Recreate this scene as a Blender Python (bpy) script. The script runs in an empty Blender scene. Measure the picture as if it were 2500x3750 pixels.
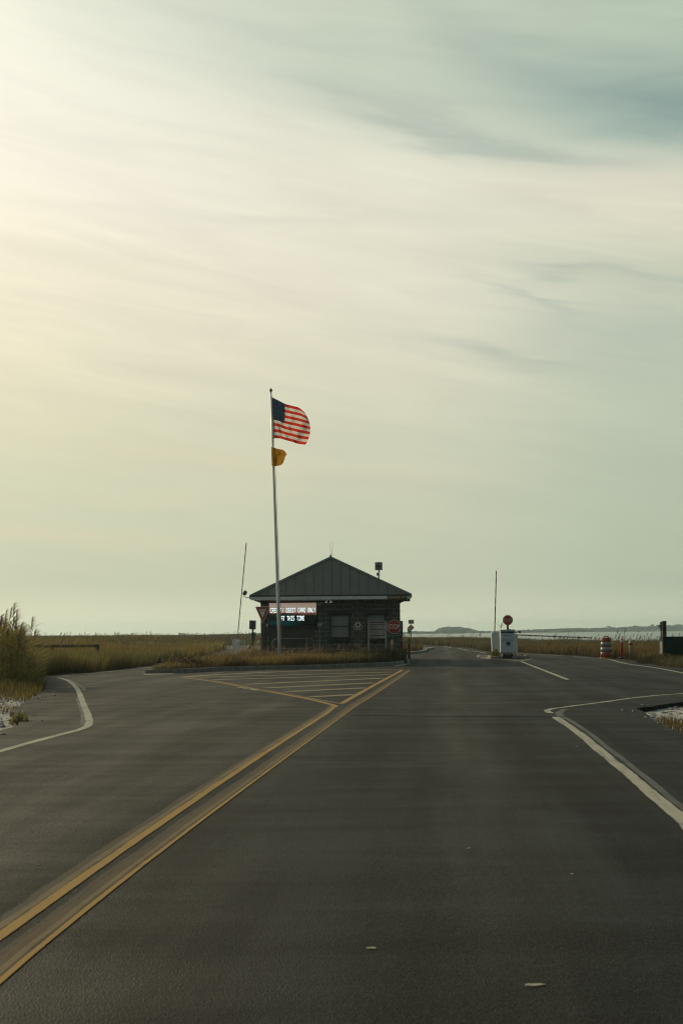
import bpy, bmesh, math, random
import numpy as np
from mathutils import Vector, Matrix, Euler
R = math.radians
scene = bpy.context.scene
COL = scene.collection
random.seed(7)
rng = np.random.default_rng(11)

# ------------------------------------------------------------------ camera
F = 4400.0            # focal length in units of the 2500 x 3750 picture
H = 1.35
HX, HY = 1250.0, 2318.0
ROLL = R(0.45)
cr, sr = math.cos(ROLL), math.sin(ROLL)
cam_d = bpy.data.cameras.new('camera')
cam = bpy.data.objects.new('camera', cam_d); COL.objects.link(cam)
cam_d.sensor_fit = 'VERTICAL'; cam_d.sensor_height = 36; cam_d.sensor_width = 24
cam_d.lens = 36*F/3750
cam_d.shift_y = (HY-1875)/3750
cam_d.clip_start = 0.05; cam_d.clip_end = 20000
cam.matrix_world = Matrix(((cr, sr, 0, 0), (0, 0, -1, 0), (-sr, cr, 0, H), (0, 0, 0, 1)))
cam_d.dof.use_dof = True; cam_d.dof.focus_distance = 52; cam_d.dof.aperture_fstop = 5.6
scene.camera = cam
scene.cycles.filter_width = 1.15

# ------------------------------------------------------------------ sky, sun, exposure
SUN_AZ, SUN_EL = R(-40), R(24)       # azimuth measured from +Y to the right
scene.view_settings.view_transform = 'Standard'
scene.view_settings.look = 'None'
scene.view_settings.exposure = 0.0
scene.view_settings.gamma = 1.0
sun_dir = Vector((math.sin(SUN_AZ)*math.cos(SUN_EL), math.cos(SUN_AZ)*math.cos(SUN_EL), math.sin(SUN_EL)))
sd = bpy.data.lights.new('sun', 'SUN'); sd.energy = 2.3; sd.angle = R(3); sd.color = (1.0, 0.80, 0.52)
sun = bpy.data.objects.new('sun', sd); COL.objects.link(sun)
sun.rotation_euler = sun_dir.to_track_quat('Z', 'Y').to_euler(); sun.location = (0, 0, 50)

def srgb(r, g, b):
    f = lambda c: (c/255/12.92) if c/255 <= 0.04045 else ((c/255+0.055)/1.055)**2.4
    return (f(r), f(g), f(b), 1)

class NG:
    """small helper for node graphs"""
    def __init__(s, nt): s.nt = nt; s.n = nt.nodes; s.l = nt.links
    def node(s, t, **k):
        n = s.n.new(t)
        for a, b in k.items(): setattr(n, a, b)
        return n
    def put(s, sock, v):
        if isinstance(v, bpy.types.NodeSocket): s.l.new(v, sock)
        else: sock.default_value = v
    def m(s, op, a, b=None, c=None, clamp=False):
        n = s.node('ShaderNodeMath', operation=op); n.use_clamp = clamp
        s.put(n.inputs[0], a)
        if b is not None: s.put(n.inputs[1], b)
        if c is not None: s.put(n.inputs[2], c)
        return n.outputs[0]
    def mix(s, f, a, b, mode='MIX', clamp=True):
        n = s.node('ShaderNodeMix', data_type='RGBA', blend_type=mode); n.clamp_factor = clamp
        s.put(n.inputs[0], f); s.put(n.inputs[6], a); s.put(n.inputs[7], b)
        return n.outputs[2]
    def comb(s, x, y, z):
        n = s.node('ShaderNodeCombineXYZ')
        for i, v in enumerate((x, y, z)): s.put(n.inputs[i], v)
        return n.outputs[0]
    def sep(s, v):
        n = s.node('ShaderNodeSeparateXYZ'); s.l.new(v, n.inputs[0]); return n.outputs
    def noise(s, v, scale=1, detail=4, rough=.55, dist=0):
        n = s.node('ShaderNodeTexNoise'); s.put(n.inputs['Vector'], v)
        n.inputs['Scale'].default_value = scale; n.inputs['Detail'].default_value = detail
        n.inputs['Roughness'].default_value = rough; n.inputs['Distortion'].default_value = dist
        return n.outputs[0]
    def ramp(s, f, stops, interp='LINEAR'):
        n = s.node('ShaderNodeValToRGB'); s.put(n.inputs[0], f); cr_ = n.color_ramp; cr_.interpolation = interp
        while len(cr_.elements) < len(stops): cr_.elements.new(0.5)
        for e, (p, c) in zip(cr_.elements, stops): e.position = p; e.color = c if len(c) == 4 else (*c, 1)
        return n.outputs[0]
    def rng(s, v, a, b, c=0., d=1., smooth=True):
        n = s.node('ShaderNodeMapRange'); n.interpolation_type = 'SMOOTHSTEP' if smooth else 'LINEAR'
        s.put(n.inputs[0], v)
        for i, q in enumerate((a, b, c, d)): n.inputs[i+1].default_value = q
        return n.outputs[0]

world = bpy.data.worlds.new('World'); scene.world = world; world.use_nodes = True
world.node_tree.nodes.clear()
g = NG(world.node_tree)
tc = g.node('ShaderNodeTexCoord'); D = tc.outputs['Generated']
dx, dy, dz = g.sep(D)
az = g.m('ARCTAN2', dx, dy)
el = g.m('ARCSINE', dz)
dotn = g.node('ShaderNodeVectorMath', operation='DOT_PRODUCT'); g.l.new(D, dotn.inputs[0]); dotn.inputs[1].default_value = sun_dir
ang = g.m('ARCCOSINE', g.m('MULTIPLY', dotn.outputs['Value'], 0.9999))
# wisps
sh = g.comb(g.m('ADD', g.m('MULTIPLY', az, 2.2), g.m('MULTIPLY', el, 1.0)), g.m('ADD', g.m('MULTIPLY', el, 13.0), g.m('MULTIPLY', az, 2.0)), 0.7)
wisp = g.noise(sh, 1.6, 7, .5, .45)
sh2 = g.comb(g.m('MULTIPLY', az, 5.0), g.m('ADD', g.m('MULTIPLY', el, 42.0), g.m('MULTIPLY', az, 6.0)), 3.1)
fine = g.noise(sh2, 1.4, 6, .55, .8)
elw = g.m('ADD', el, g.m('ADD', g.m('MULTIPLY', g.m('SUBTRACT', wisp, .5), .05), g.m('MULTIPLY', g.m('SUBTRACT', fine, .5), .022)))
azw = g.m('ADD', az, g.m('MULTIPLY', g.m('SUBTRACT', g.noise(sh, 3.0, 5, .6), .5), .16))
def blob(a0, e0, wa, we, tilt=0.0):
    """soft patch of clearer air round a direction"""
    da = g.m('SUBTRACT', azw, a0)
    de = g.m('SUBTRACT', g.m('SUBTRACT', elw, e0), g.m('MULTIPLY', da, tilt))
    q = g.m('ADD', g.m('POWER', g.m('DIVIDE', g.m('ABSOLUTE', da), wa), 2.0), g.m('POWER', g.m('DIVIDE', g.m('ABSOLUTE', de), we), 2.0))
    return g.m('EXPONENT', g.m('MULTIPLY', q, -1.0))
# three sections through the cloud sheet (left, middle, right), colour by tilted elevation
et = g.m('ADD', el, g.m('MULTIPLY', g.m('MAXIMUM', g.m('MINIMUM', az, .5), -.5), 0.20))
et = g.m('ADD', et, g.m('MULTIPLY', g.m('SUBTRACT', wisp, 0.5), g.rng(el, .1, .35, .0, .050)))
et = g.m('ADD', et, g.m('MULTIPLY', g.m('SUBTRACT', fine, 0.5), g.rng(el, .1, .35, .0, .016)))
et = g.m('DIVIDE', et, 0.8)
def sect(st_): return g.ramp(et, [(p_/.8, srgb(*c_)) for p_, c_ in st_])
TOPC = (112, 132, 132)
secR = sect([(0, (188, 199, 175)), (.06, (188, 199, 175)), (.13, (188, 199, 175)), (.24, (192, 202, 180)), (.29, (200, 207, 186)), (.34, (206, 210, 188)), (.375, (226, 222, 200)), (.405, (228, 224, 203)), (.424, (203, 210, 192)), (.440, (168, 186, 173)), (.455, (158, 177, 167)), (.48, (174, 190, 174)), (.505, (184, 198, 180)), (.55, (186, 199, 180)), (.8, TOPC)])
secM = sect([(0, (195, 202, 176)), (.07, (198, 204, 178)), (.128, (204, 207, 181)), (.184, (213, 212, 187)), (.233, (228, 223, 198)), (.283, (233, 228, 206)), (.332, (234, 230, 209)), (.38, (233, 231, 211)), (.40, (224, 226, 206)), (.425, (204, 211, 193)), (.448, (201, 210, 191)), (.484, (206, 214, 194)), (.55, (200, 209, 190)), (.8, TOPC)])
secL = sect([(0, (204, 207, 180)), (.07, (214, 214, 185)), (.127, (228, 222, 191)), (.176, (240, 232, 203)), (.226, (249, 241, 214)), (.275, (253, 245, 221)), (.307, (253, 247, 228)), (.369, (251, 248, 231)), (.427, (244, 244, 226)), (.50, (225, 228, 210)), (.8, TOPC)])
c1 = g.mix(g.rng(az, -.284, 0, smooth=False), secL, secM)
c1 = g.mix(g.rng(az, 0.02, .27), c1, secR)
wm = g.rng(wisp, 0.30, 0.72, 0.35, 1.35, False)
clear = g.m('MULTIPLY', blob(0.305, 0.393, 0.06, 0.022, -0.25), .7)
for p, a_ in (((0.13, 0.455, 0.09, 0.022, -.3), .30), ((0.07, 0.405, 0.10, 0.010, -.28), .30), ((0.17, 0.375, 0.10, 0.010, -.18), .25), ((0.20, 0.350, 0.05, 0.006, -.1), 0), ((0.19, 0.283, 0.035, 0.0045, 0), .45), ((0.15, 0.270, 0.04, 0.004, -.35), .28), ((0.27, 0.275, 0.05, 0.004, -.2), .3), ((0.13, 0.225, 0.09, 0.008, -.2), .30), ((-.09, .335, .16, .0045, -.02), .10), ((0.23, .235, .10, .02, -.1), .22)):
    if a_: clear = g.m('ADD', clear, g.m('MULTIPLY', blob(*p), a_))
c1 = g.mix(g.m('MULTIPLY', clear, wm, clamp=True), c1, srgb(136, 159, 155))
streak = g.m('MULTIPLY', g.m('SUBTRACT', fine, 0.5), g.rng(el, 0.02, 0.25, 0.08, 0.21))
streak2 = g.m('MULTIPLY', g.m('SUBTRACT', wisp, 0.5), g.rng(el, 0.02, 0.25, 0.05, 0.16))
sm = g.m('ADD', 1.0, g.m('ADD', streak, streak2))
c1 = g.mix(1.0, c1, g.comb(sm, sm, g.m('ADD', 1.0, g.m('MULTIPLY', g.m('ADD', streak, streak2), .8))), 'MULTIPLY')
warm = g.m('ADD', g.m('MULTIPLY', blob(-.24, .082, .13, .010, -.05), .5), g.m('ADD', g.m('MULTIPLY', blob(-.08, .142, .16, .012, -.04), .4), g.m('MULTIPLY', blob(-.17, .115, .2, .007, .02), .3)))
c1 = g.mix(g.m('MINIMUM', warm, 1.0), c1, srgb(222, 211, 182))
# glow round the hidden sun (sky behind thin cloud)
glow = g.m('EXPONENT', g.m('MULTIPLY', g.m('POWER', g.m('DIVIDE', ang, 0.24), 2.0), -1.0))
c1 = g.mix(g.m('MULTIPLY', glow, .80, clamp=True), c1, (1.5, 1.35, 1.02, 1))
# the side of the sky away from the sun is dimmer and bluer
back = g.rng(ang, 0.80, 2.0)
c1 = g.mix(back, c1, (0.115, 0.140, 0.142, 1))
c1 = g.mix(1.0, c1, g.comb(g.rng(el, 0.0, 0.045, 1.40, 1.0), g.rng(el, 0.0, 0.045, 1.30, 1.0), g.rng(el, 0.0, 0.045, 1.28, 1.0)), 'MULTIPLY')
sky = g.node('ShaderNodeTexSky', sky_type='NISHITA'); sky.sun_disc = False
sky.sun_elevation = SUN_EL; sky.sun_rotation = SUN_AZ; sky.air_density = 1.2; sky.dust_density = 2.5
b1 = g.node('ShaderNodeBackground'); g.l.new(sky.outputs[0], b1.inputs[0]); b1.inputs[1].default_value = 0.05
b2 = g.node('ShaderNodeBackground'); g.l.new(c1, b2.inputs[0]); b2.inputs[1].default_value = 1.0
ms = g.node('ShaderNodeMixShader'); ms.inputs[0].default_value = 0.93
g.l.new(b1.outputs[0], ms.inputs[1]); g.l.new(b2.outputs[0], ms.inputs[2])
wo = g.node('ShaderNodeOutputWorld'); g.l.new(ms.outputs[0], wo.inputs[0])

# ------------------------------------------------------------------ picture point -> place
def W(px, py, Y):
    u = (px-HX)/F; v = -(py-HY)/F
    return Vector((Y*(u*cr+v*sr), Y, H+Y*(v*cr-u*sr)))
def G(px, py, z=0.0):
    u = (px-HX)/F; v = -(py-HY)/F
    dz_ = v*cr-u*sr
    Y = (z-H)/dz_
    return Vector((Y*(u*cr+v*sr), Y, z))

# ------------------------------------------------------------------ materials
MATS = {}
def mat(name, col, rough=.6, metal=0., var=.12, vscale=6., bump=0., bscale=40., spec=.5, trans=0., emit=None, estr=1., col2=None):
    if name in MATS: return MATS[name]
    m = bpy.data.materials.new(name); m.use_nodes = True; nt = m.node_tree; nt.nodes.clear(); q = NG(nt)
    t = q.node('ShaderNodeTexCoord'); n = q.noise(t.outputs['Object'], vscale, 5, .6)
    c = (*col[:3], 1)
    a = tuple(x*(1-var) for x in c[:3])+(1,); b = tuple(min(1, x*(1+var)) for x in c[:3])+(1,)
    if col2: b = (*col2[:3], 1)
    cc = q.mix(q.rng(n, .3, .7), a, b)
    p = q.node('ShaderNodeBsdfPrincipled'); q.put(p.inputs['Base Color'], cc)
    q.put(p.inputs['Roughness'], q.rng(n, .2, .8, max(.02, rough-.08), min(1, rough+.08), False))
    p.inputs['Metallic'].default_value = metal; p.inputs['Specular IOR Level'].default_value = spec
    if emit:
        p.inputs['Emission Color'].default_value = (*emit[:3], 1); p.inputs['Emission Strength'].default_value = estr
    if bump:
        bn = q.node('ShaderNodeBump'); bn.inputs['Strength'].default_value = bump; bn.inputs['Distance'].default_value = .02
        q.put(bn.inputs['Height'], q.noise(t.outputs['Object'], bscale, 4)); q.l.new(bn.outputs[0], p.inputs['Normal'])
    o = q.node('ShaderNodeOutputMaterial')
    if trans:
        tr = q.node('ShaderNodeBsdfTranslucent'); q.put(tr.inputs[0], cc)
        mx = q.node('ShaderNodeMixShader'); mx.inputs[0].default_value = trans
        q.l.new(p.outputs[0], mx.inputs[1]); q.l.new(tr.outputs[0], mx.inputs[2]); q.l.new(mx.outputs[0], o.inputs[0])
    else: q.l.new(p.outputs[0], o.inputs[0])
    MATS[name] = m; return m

def mat_grass():
    m = bpy.data.materials.new('grass_blades'); m.use_nodes = True; nt = m.node_tree; nt.nodes.clear(); q = NG(nt)
    a = q.node('ShaderNodeAttribute', attribute_name='Col')
    p = q.node('ShaderNodeBsdfPrincipled'); q.put(p.inputs['Base Color'], a.outputs['Color'])
    p.inputs['Roughness'].default_value = .55; p.inputs['Specular IOR Level'].default_value = .25
    tr = q.node('ShaderNodeBsdfTranslucent'); q.put(tr.inputs[0], a.outputs['Color'])
    mx = q.node('ShaderNodeMixShader'); mx.inputs[0].default_value = .55
    q.l.new(p.outputs[0], mx.inputs[1]); q.l.new(tr.outputs[0], mx.inputs[2])
    o = q.node('ShaderNodeOutputMaterial'); q.l.new(mx.outputs[0], o.inputs[0]); return m
M_GRASS = mat_grass()

def mat_asphalt():
    m = bpy.data.materials.new('asphalt'); m.use_nodes = True; nt = m.node_tree; nt.nodes.clear(); q = NG(nt)
    t = q.node('ShaderNodeTexCoord'); P = t.outputs['Object']; x, y, z = q.sep(P)
    lat = q.m('SUBTRACT', x, q.m('MULTIPLY', y, 0.085))       # across the lane
    big = q.noise(P, .22, 5, .6)
    streak = q.noise(q.comb(q.m('MULTIPLY', lat, 1.3), q.m('MULTIPLY', y, .10), 0.), 1.0, 5, .6)
    cross = q.noise(q.comb(q.m('MULTIPLY', x, .35), q.m('MULTIPLY', y, 1.6), 2.), 1.0, 6, .65, .4)
    agg = q.noise(P, 75., 3, .7)
    vor = q.node('ShaderNodeTexVoronoi'); q.put(vor.inputs['Vector'], P); vor.inputs['Scale'].default_value = 130.
    cr_amt = q.rng(y, 9., 24., 0.04, .30)
    f = q.m('ADD', q.m('MULTIPLY', big, .35), q.m('ADD', q.m('MULTIPLY', streak, .35), q.m('ADD', q.m('MULTIPLY', cross, cr_amt), q.m('MULTIPLY', q.m('SUBTRACT', .30, cr_amt), .5))))
    med = q.noise(P, 26., 4, .75)
    c = q.mix(q.rng(f, .36, .64), (.0065, .0095, .0080, 1), (.0215, .0250, .0200, 1))
    # glossy sheen left of the centre line, put into a paler colour
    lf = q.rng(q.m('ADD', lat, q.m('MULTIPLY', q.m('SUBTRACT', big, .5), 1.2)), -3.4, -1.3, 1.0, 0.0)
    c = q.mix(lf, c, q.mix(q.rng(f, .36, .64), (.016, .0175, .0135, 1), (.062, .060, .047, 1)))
    c = q.mix(1.0, c, q.rng(med, .3, .7, .45, 1.6, False), 'MULTIPLY')
    # right lane sheen painted as a pale band, darker oil lines either side
    def track(c0, wd): return q.m('EXPONENT', q.m('MULTIPLY', q.m('POWER', q.m('DIVIDE', q.m('ABSOLUTE', q.m('SUBTRACT', lat, c0)), wd), 2.0), -1.0))
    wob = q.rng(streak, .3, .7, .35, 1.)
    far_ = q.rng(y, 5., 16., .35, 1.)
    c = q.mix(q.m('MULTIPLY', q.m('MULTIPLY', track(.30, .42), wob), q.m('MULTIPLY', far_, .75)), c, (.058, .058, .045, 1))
    c = q.mix(q.m('MULTIPLY', q.m('MULTIPLY', track(-.80, .45), wob), .75), c, (.008, .009, .007, 1))
    c = q.mix(q.m('MULTIPLY', q.m('MULTIPLY', track(1.35, .5), wob), .45), c, (.010, .011, .009, 1))
    # stone speckle
    sp = q.rng(vor.outputs['Color'], .2, .9, .50, 1.6)
    c = q.mix(1.0, c, sp, 'MULTIPLY')
    c = q.mix(q.m('MULTIPLY', q.rng(agg, .62, .72), .7), c, (.17, .165, .13, 1))
    # damp dark stain on the right shoulder
    st = q.m('SUBTRACT', 1.0, q.m('ADD', q.m('POWER', q.m('ABSOLUTE', q.m('DIVIDE', q.m('SUBTRACT', x, 2.35), .42)), 2.0), q.m('POWER', q.m('ABSOLUTE', q.m('DIVIDE', q.m('SUBTRACT', q.m('SUBTRACT', y, 11.0), q.m('MULTIPLY', q.m('SUBTRACT', cross, .5), .8)), .22)), 2.0)))
    c = q.mix(q.m('MULTIPLY', q.rng(st, -.2, .6), .55), c, (.020, .018, .011, 1))
    p = q.node('ShaderNodeBsdfPrincipled'); q.put(p.inputs['Base Color'], c)
    q.put(p.inputs['Roughness'], q.rng(q.m('ADD', q.m('MULTIPLY', streak, .5), q.m('MULTIPLY', cross, .5)), .35, .65, .86, .64))
    p.inputs['Specular IOR Level'].default_value = .14
    b = q.node('ShaderNodeBump'); b.inputs['Strength'].default_value = .8; b.inputs['Distance'].default_value = .006
    q.put(b.inputs['Height'], q.m('ADD', vor.outputs['Distance'], q.m('MULTIPLY', agg, .6))); q.l.new(b.outputs[0], p.inputs['Normal'])
    o = q.node('ShaderNodeOutputMaterial'); q.l.new(p.outputs[0], o.inputs[0]); return m
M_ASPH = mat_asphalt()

def mat_paint(name, col, wear_lo, wear_hi, under=(.045, .043, .034), thr=.55):
    m = bpy.data.materials.new(name); m.use_nodes = True; nt = m.node_tree; nt.nodes.clear(); q = NG(nt)
    t = q.node('ShaderNodeTexCoord'); P = t.outputs['Object']
    n1 = q.noise(P, 2.2, 6, .7, .6); n2 = q.noise(P, 60., 3, .7)
    x, y, z = q.sep(P)
    n3 = q.noise(q.comb(q.m('MULTIPLY', q.m('ADD', x, q.m('MULTIPLY', y, -.12)), 14.), q.m('MULTIPLY', y, .6), 0.), 1., 4, .6)
    f = q.m('ADD', q.m('MULTIPLY', n1, .4), q.m('ADD', q.m('MULTIPLY', n2, .2), q.m('MULTIPLY', n3, .4)))
    c = q.mix(q.rng(f, wear_lo, wear_hi), (*col, 1), (*under, 1))
    c = q.mix(q.m('MULTIPLY', q.rng(n3, .45, .7), .35), c, tuple(x_*.7+.03 for x_ in col)+(1,))
    p = q.node('ShaderNodeBsdfPrincipled'); q.put(p.inputs['Base Color'], c); p.inputs['Roughness'].default_value = .6
    p.inputs['Specular IOR Level'].default_value = .08
    b = q.node('ShaderNodeBump'); b.inputs['Strength'].default_value = .5; b.inputs['Distance'].default_value = .004
    q.put(b.inputs['Height'], n2); q.l.new(b.outputs[0], p.inputs['Normal'])
    # worn through to the asphalt, most at the edges of the line
    e = q.node('ShaderNodeAttribute', attribute_name='Edge')
    wr = q.m('ADD', q.m('POWER', e.outputs['Fac'], 2.5), q.m('ADD', q.m('MULTIPLY', q.m('SUBTRACT', n3, .5), 1.5), q.m('ADD', q.m('MULTIPLY', q.m('SUBTRACT', n2, .5), 1.1), q.m('MULTIPLY', q.m('SUBTRACT', n1, .5), 1.0))))
    tr = q.node('ShaderNodeBsdfTransparent'); mx = q.node('ShaderNodeMixShader')
    q.put(mx.inputs[0], q.rng(wr, thr, thr+.45)); q.l.new(p.outputs[0], mx.inputs[1]); q.l.new(tr.outputs[0], mx.inputs[2])
    o = q.node('ShaderNodeOutputMaterial'); q.l.new(mx.outputs[0], o.inputs[0]); return m

def mat_ground():
    m = bpy.data.materials.new('sandy_soil'); m.use_nodes = True; nt = m.node_tree; nt.nodes.clear(); q = NG(nt)
    t = q.node('ShaderNodeTexCoord'); P = t.outputs['Object']; x, y, z = q.sep(P)
    a = q.node('ShaderNodeAttribute', attribute_name='Sand')
    n = q.noise(P, .7, 6, .65); n2 = q.noise(P, 9., 5, .65); n3 = q.noise(P, .03, 5, .6)
    soil = q.mix(q.rng(n2, .3, .7), (.035, .026, .014, 1), (.075, .060, .028, 1))
    far = q.mix(q.rng(n3, .35, .65), (.085, .080, .035, 1), (.065, .066, .034, 1))
    soil = q.mix(q.rng(y, 90., 260.), soil, far)
    sand = q.mix(q.rng(n2, .25, .6), (.07, .068, .058, 1), (.50, .50, .47, 1))
    f = q.m('ADD', a.outputs['Fac'], q.m('MULTIPLY', q.m('SUBTRACT', n2, .5), .9))
    c = q.mix(q.rng(f, .42, .62), soil, sand)
    p = q.node('ShaderNodeBsdfPrincipled'); q.put(p.inputs['Base Color'], c); p.inputs['Roughness'].default_value = .9
    p.inputs['Specular IOR Level'].default_value = .2
    b = q.node('ShaderNodeBump'); b.inputs['Strength'].default_value = .9; b.inputs['Distance'].default_value = .06
    q.put(b.inputs['Height'], n2); q.l.new(b.outputs[0], p.inputs['Normal'])
    o = q.node('ShaderNodeOutputMaterial'); q.l.new(p.outputs[0], o.inputs[0]); return m

def mat_water():
    m = bpy.data.materials.new('bay_water'); m.use_nodes = True; nt = m.node_tree; nt.nodes.clear(); q = NG(nt)
    t = q.node('ShaderNodeTexCoord'); P = t.outputs['Object']; x, y, z = q.sep(P)
    p = q.node('ShaderNodeBsdfPrincipled'); p.inputs['Base Color'].default_value = (.10, .13, .12, 1)
    p.inputs['Roughness'].default_value = .25; p.inputs['IOR'].default_value = 1.33; p.inputs['Specular IOR Level'].default_value = .38
    n1 = q.noise(q.comb(q.m('MULTIPLY', x, .8), q.m('MULTIPLY', y, .35), 0.), 1.1, 6, .7)
    b = q.node('ShaderNodeBump'); b.inputs['Strength'].default_value = .55; b.inputs['Distance'].default_value = .22
    q.put(b.inputs['Height'], n1); q.l.new(b.outputs[0], p.inputs['Normal'])
    o = q.node('ShaderNodeOutputMaterial'); q.l.new(p.outputs[0], o.inputs[0]); return m

def mat_block():
    m = bpy.data.materials.new('split_face_block'); m.use_nodes = True; nt = m.node_tree; nt.nodes.clear(); q = NG(nt)
    t = q.node('ShaderNodeTexCoord'); P = t.outputs['Object']; x, y, z = q.sep(P)
    v = q.comb(q.m('ADD', x, y), z, 0.)
    br = q.node('ShaderNodeTexBrick'); q.put(br.inputs['Vector'], v)
    br.inputs['Color1'].default_value = (.080, .090, .076, 1); br.inputs['Color2'].default_value = (.058, .068, .056, 1)
    br.inputs['Mortar'].default_value = (.24, .26, .22, 1); br.inputs['Scale'].default_value = 1.
    br.inputs['Mortar Size'].default_value = .012; br.inputs['Mortar Smooth'].default_value = .3
    br.inputs['Brick Width'].default_value = .4064; br.inputs['Row Height'].default_value = .2032
    n = q.noise(P, 14., 5, .65); n2 = q.noise(P, 1.2, 4)
    c = q.mix(1.0, br.outputs['Color'], q.rng(n, .25, .75, .72, 1.3, False), 'MULTIPLY')
    c = q.mix(1.0, c, q.rng(n2, .3, .7, .85, 1.15, False), 'MULTIPLY')
    p = q.node('ShaderNodeBsdfPrincipled'); q.put(p.inputs['Base Color'], c); p.inputs['Roughness'].default_value = .85
    p.inputs['Specular IOR Level'].default_value = .3
    b = q.node('ShaderNodeBump'); b.inputs['Strength'].default_value = .8; b.inputs['Distance'].default_value = .015
    q.put(b.inputs['Height'], q.m('SUBTRACT', n, q.m('MULTIPLY', br.outputs['Fac'], 1.2))); q.l.new(b.outputs[0], p.inputs['Normal'])
    o = q.node('ShaderNodeOutputMaterial'); q.l.new(p.outputs[0], o.inputs[0]); return m

# ------------------------------------------------------------------ mesh helpers
class MB:
    def __init__(s): s.bm = bmesh.new()
    def box(s, x0, x1, y0, y1, z0, z1, bev=0, rot=None):
        r = bmesh.ops.create_cube(s.bm, size=1.0); vs = r['verts']
        for v in vs: v.co = Vector(((x0+x1)/2+v.co.x*(x1-x0), (y0+y1)/2+v.co.y*(y1-y0), (z0+z1)/2+v.co.z*(z1-z0)))
        if bev:
            es = list({e for v in vs for e in v.link_edges})
            r2 = bmesh.ops.bevel(s.bm, geom=es, offset=bev, segments=2, affect='EDGES', profile=.5)
            vs = list({v for f in r2['faces'] for v in f.verts} | {v for v in vs if v.is_valid})
        if rot is not None:
            c = Vector(((x0+x1)/2, (y0+y1)/2, (z0+z1)/2))
            for v in vs: v.co = c+rot @ (v.co-c)
        return s
    def tube(s, pts, rad, n=8, cap=True):
        pts = [Vector(p) for p in pts]; rs = rad if isinstance(rad, (list, tuple)) else [rad]*len(pts)
        rings = []; prev = None
        for i, p in enumerate(pts):
            t = (pts[min(i+1, len(pts)-1)]-pts[max(i-1, 0)]).normalized()
            if prev is None:
                a = t.orthogonal().normalized()
            else:
                a = (prev - t*prev.dot(t)); a = a.normalized() if a.length > 1e-6 else t.orthogonal().normalized()
            prev = a; b = t.cross(a)
            rings.append([s.bm.verts.new(p+(a*math.cos(2*math.pi*k/n)+b*math.sin(2*math.pi*k/n))*rs[i]) for k in range(n)])
        for r0, r1 in zip(rings, rings[1:]):
            for k in range(n): s.bm.faces.new((r0[k], r0[(k+1) % n], r1[(k+1) % n], r1[k]))
        if cap:
            s.bm.faces.new(rings[0][::-1]); s.bm.faces.new(rings[-1])
        return s
    def lathe(s, prof, n=24, c=(0, 0), ax=0):
        rings = []
        for r, z in prof:
            rings.append([s.bm.verts.new((c[0]+r*math.cos(2*math.pi*k/n), c[1]+r*math.sin(2*math.pi*k/n), z)) for k in range(n)])
        for r0, r1 in zip(rings, rings[1:]):
            for k in range(n): s.bm.faces.new((r0[k], r0[(k+1) % n], r1[(k+1) % n], r1[k]))
        s.bm.faces.new(rings[0][::-1]); s.bm.faces.new(rings[-1]); return s
    def prism(s, pts, y0, y1):
        """outline in x,z; thickness along y"""
        a = [s.bm.verts.new((x, y0, z)) for x, z in pts]; b = [s.bm.verts.new((x, y1, z)) for x, z in pts]
        s.bm.faces.new(a); s.bm.faces.new(b[::-1])
        for i in range(len(pts)):
            j = (i+1) % len(pts); s.bm.faces.new((a[j], a[i], b[i], b[j]))
        return s
    def slab(s, pts, z0, z1):
        a = [s.bm.verts.new((x, y, z0)) for x, y in pts]; b = [s.bm.verts.new((x, y, z1)) for x, y in pts]
        s.bm.faces.new(a[::-1]); top = s.bm.faces.new(b)
        for i in range(len(pts)):
            j = (i+1) % len(pts); s.bm.faces.new((a[i], a[j], b[j], b[i]))
        return s
    def xf(s, M):
        for v in s.bm.verts: v.co = M @ v.co
        return s
    def build(s, name, m, parent=None, smooth=False):
        bmesh.ops.recalc_face_normals(s.bm, faces=s.bm.faces)
        ng = [f for f in s.bm.faces if len(f.verts) > 4]
        if ng: bmesh.ops.triangulate(s.bm, faces=ng)
        me = bpy.data.meshes.new(name); s.bm.to_mesh(me); s.bm.free()
        return link(name, me, m, parent, smooth)
def link(name, me, m, parent=None, smooth=False):
    for q in (m if isinstance(m, (list, tuple)) else [m]): me.materials.append(q)
    if smooth: me.polygons.foreach_set('use_smooth', [True]*len(me.polygons)); me.update()
    o = bpy.data.objects.new(name, me); COL.objects.link(o)
    if parent: o.parent = parent
    return o
def tag(o, label=None, cat=None, group=None, kind=None):
    if label: o['label'] = label
    if cat: o['category'] = cat
    if group: o['group'] = group
    if kind: o['kind'] = kind
    return o
def thing(name, label, cat, loc=(0, 0, 0), rz=0., group=None):
    o = bpy.data.objects.new(name, None); COL.objects.link(o); o.empty_display_size = .2
    o.location = loc; o.rotation_euler = (0, 0, rz)
    return tag(o, label, cat, group)
def children(o): return [c for c in bpy.data.objects if c.parent == o]
def copy_tree(o, parent=None):
    c = o.copy(); COL.objects.link(c)
    if parent is not None: c.parent = parent
    for ch in children(o): copy_tree(ch, c)
    return c

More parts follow.
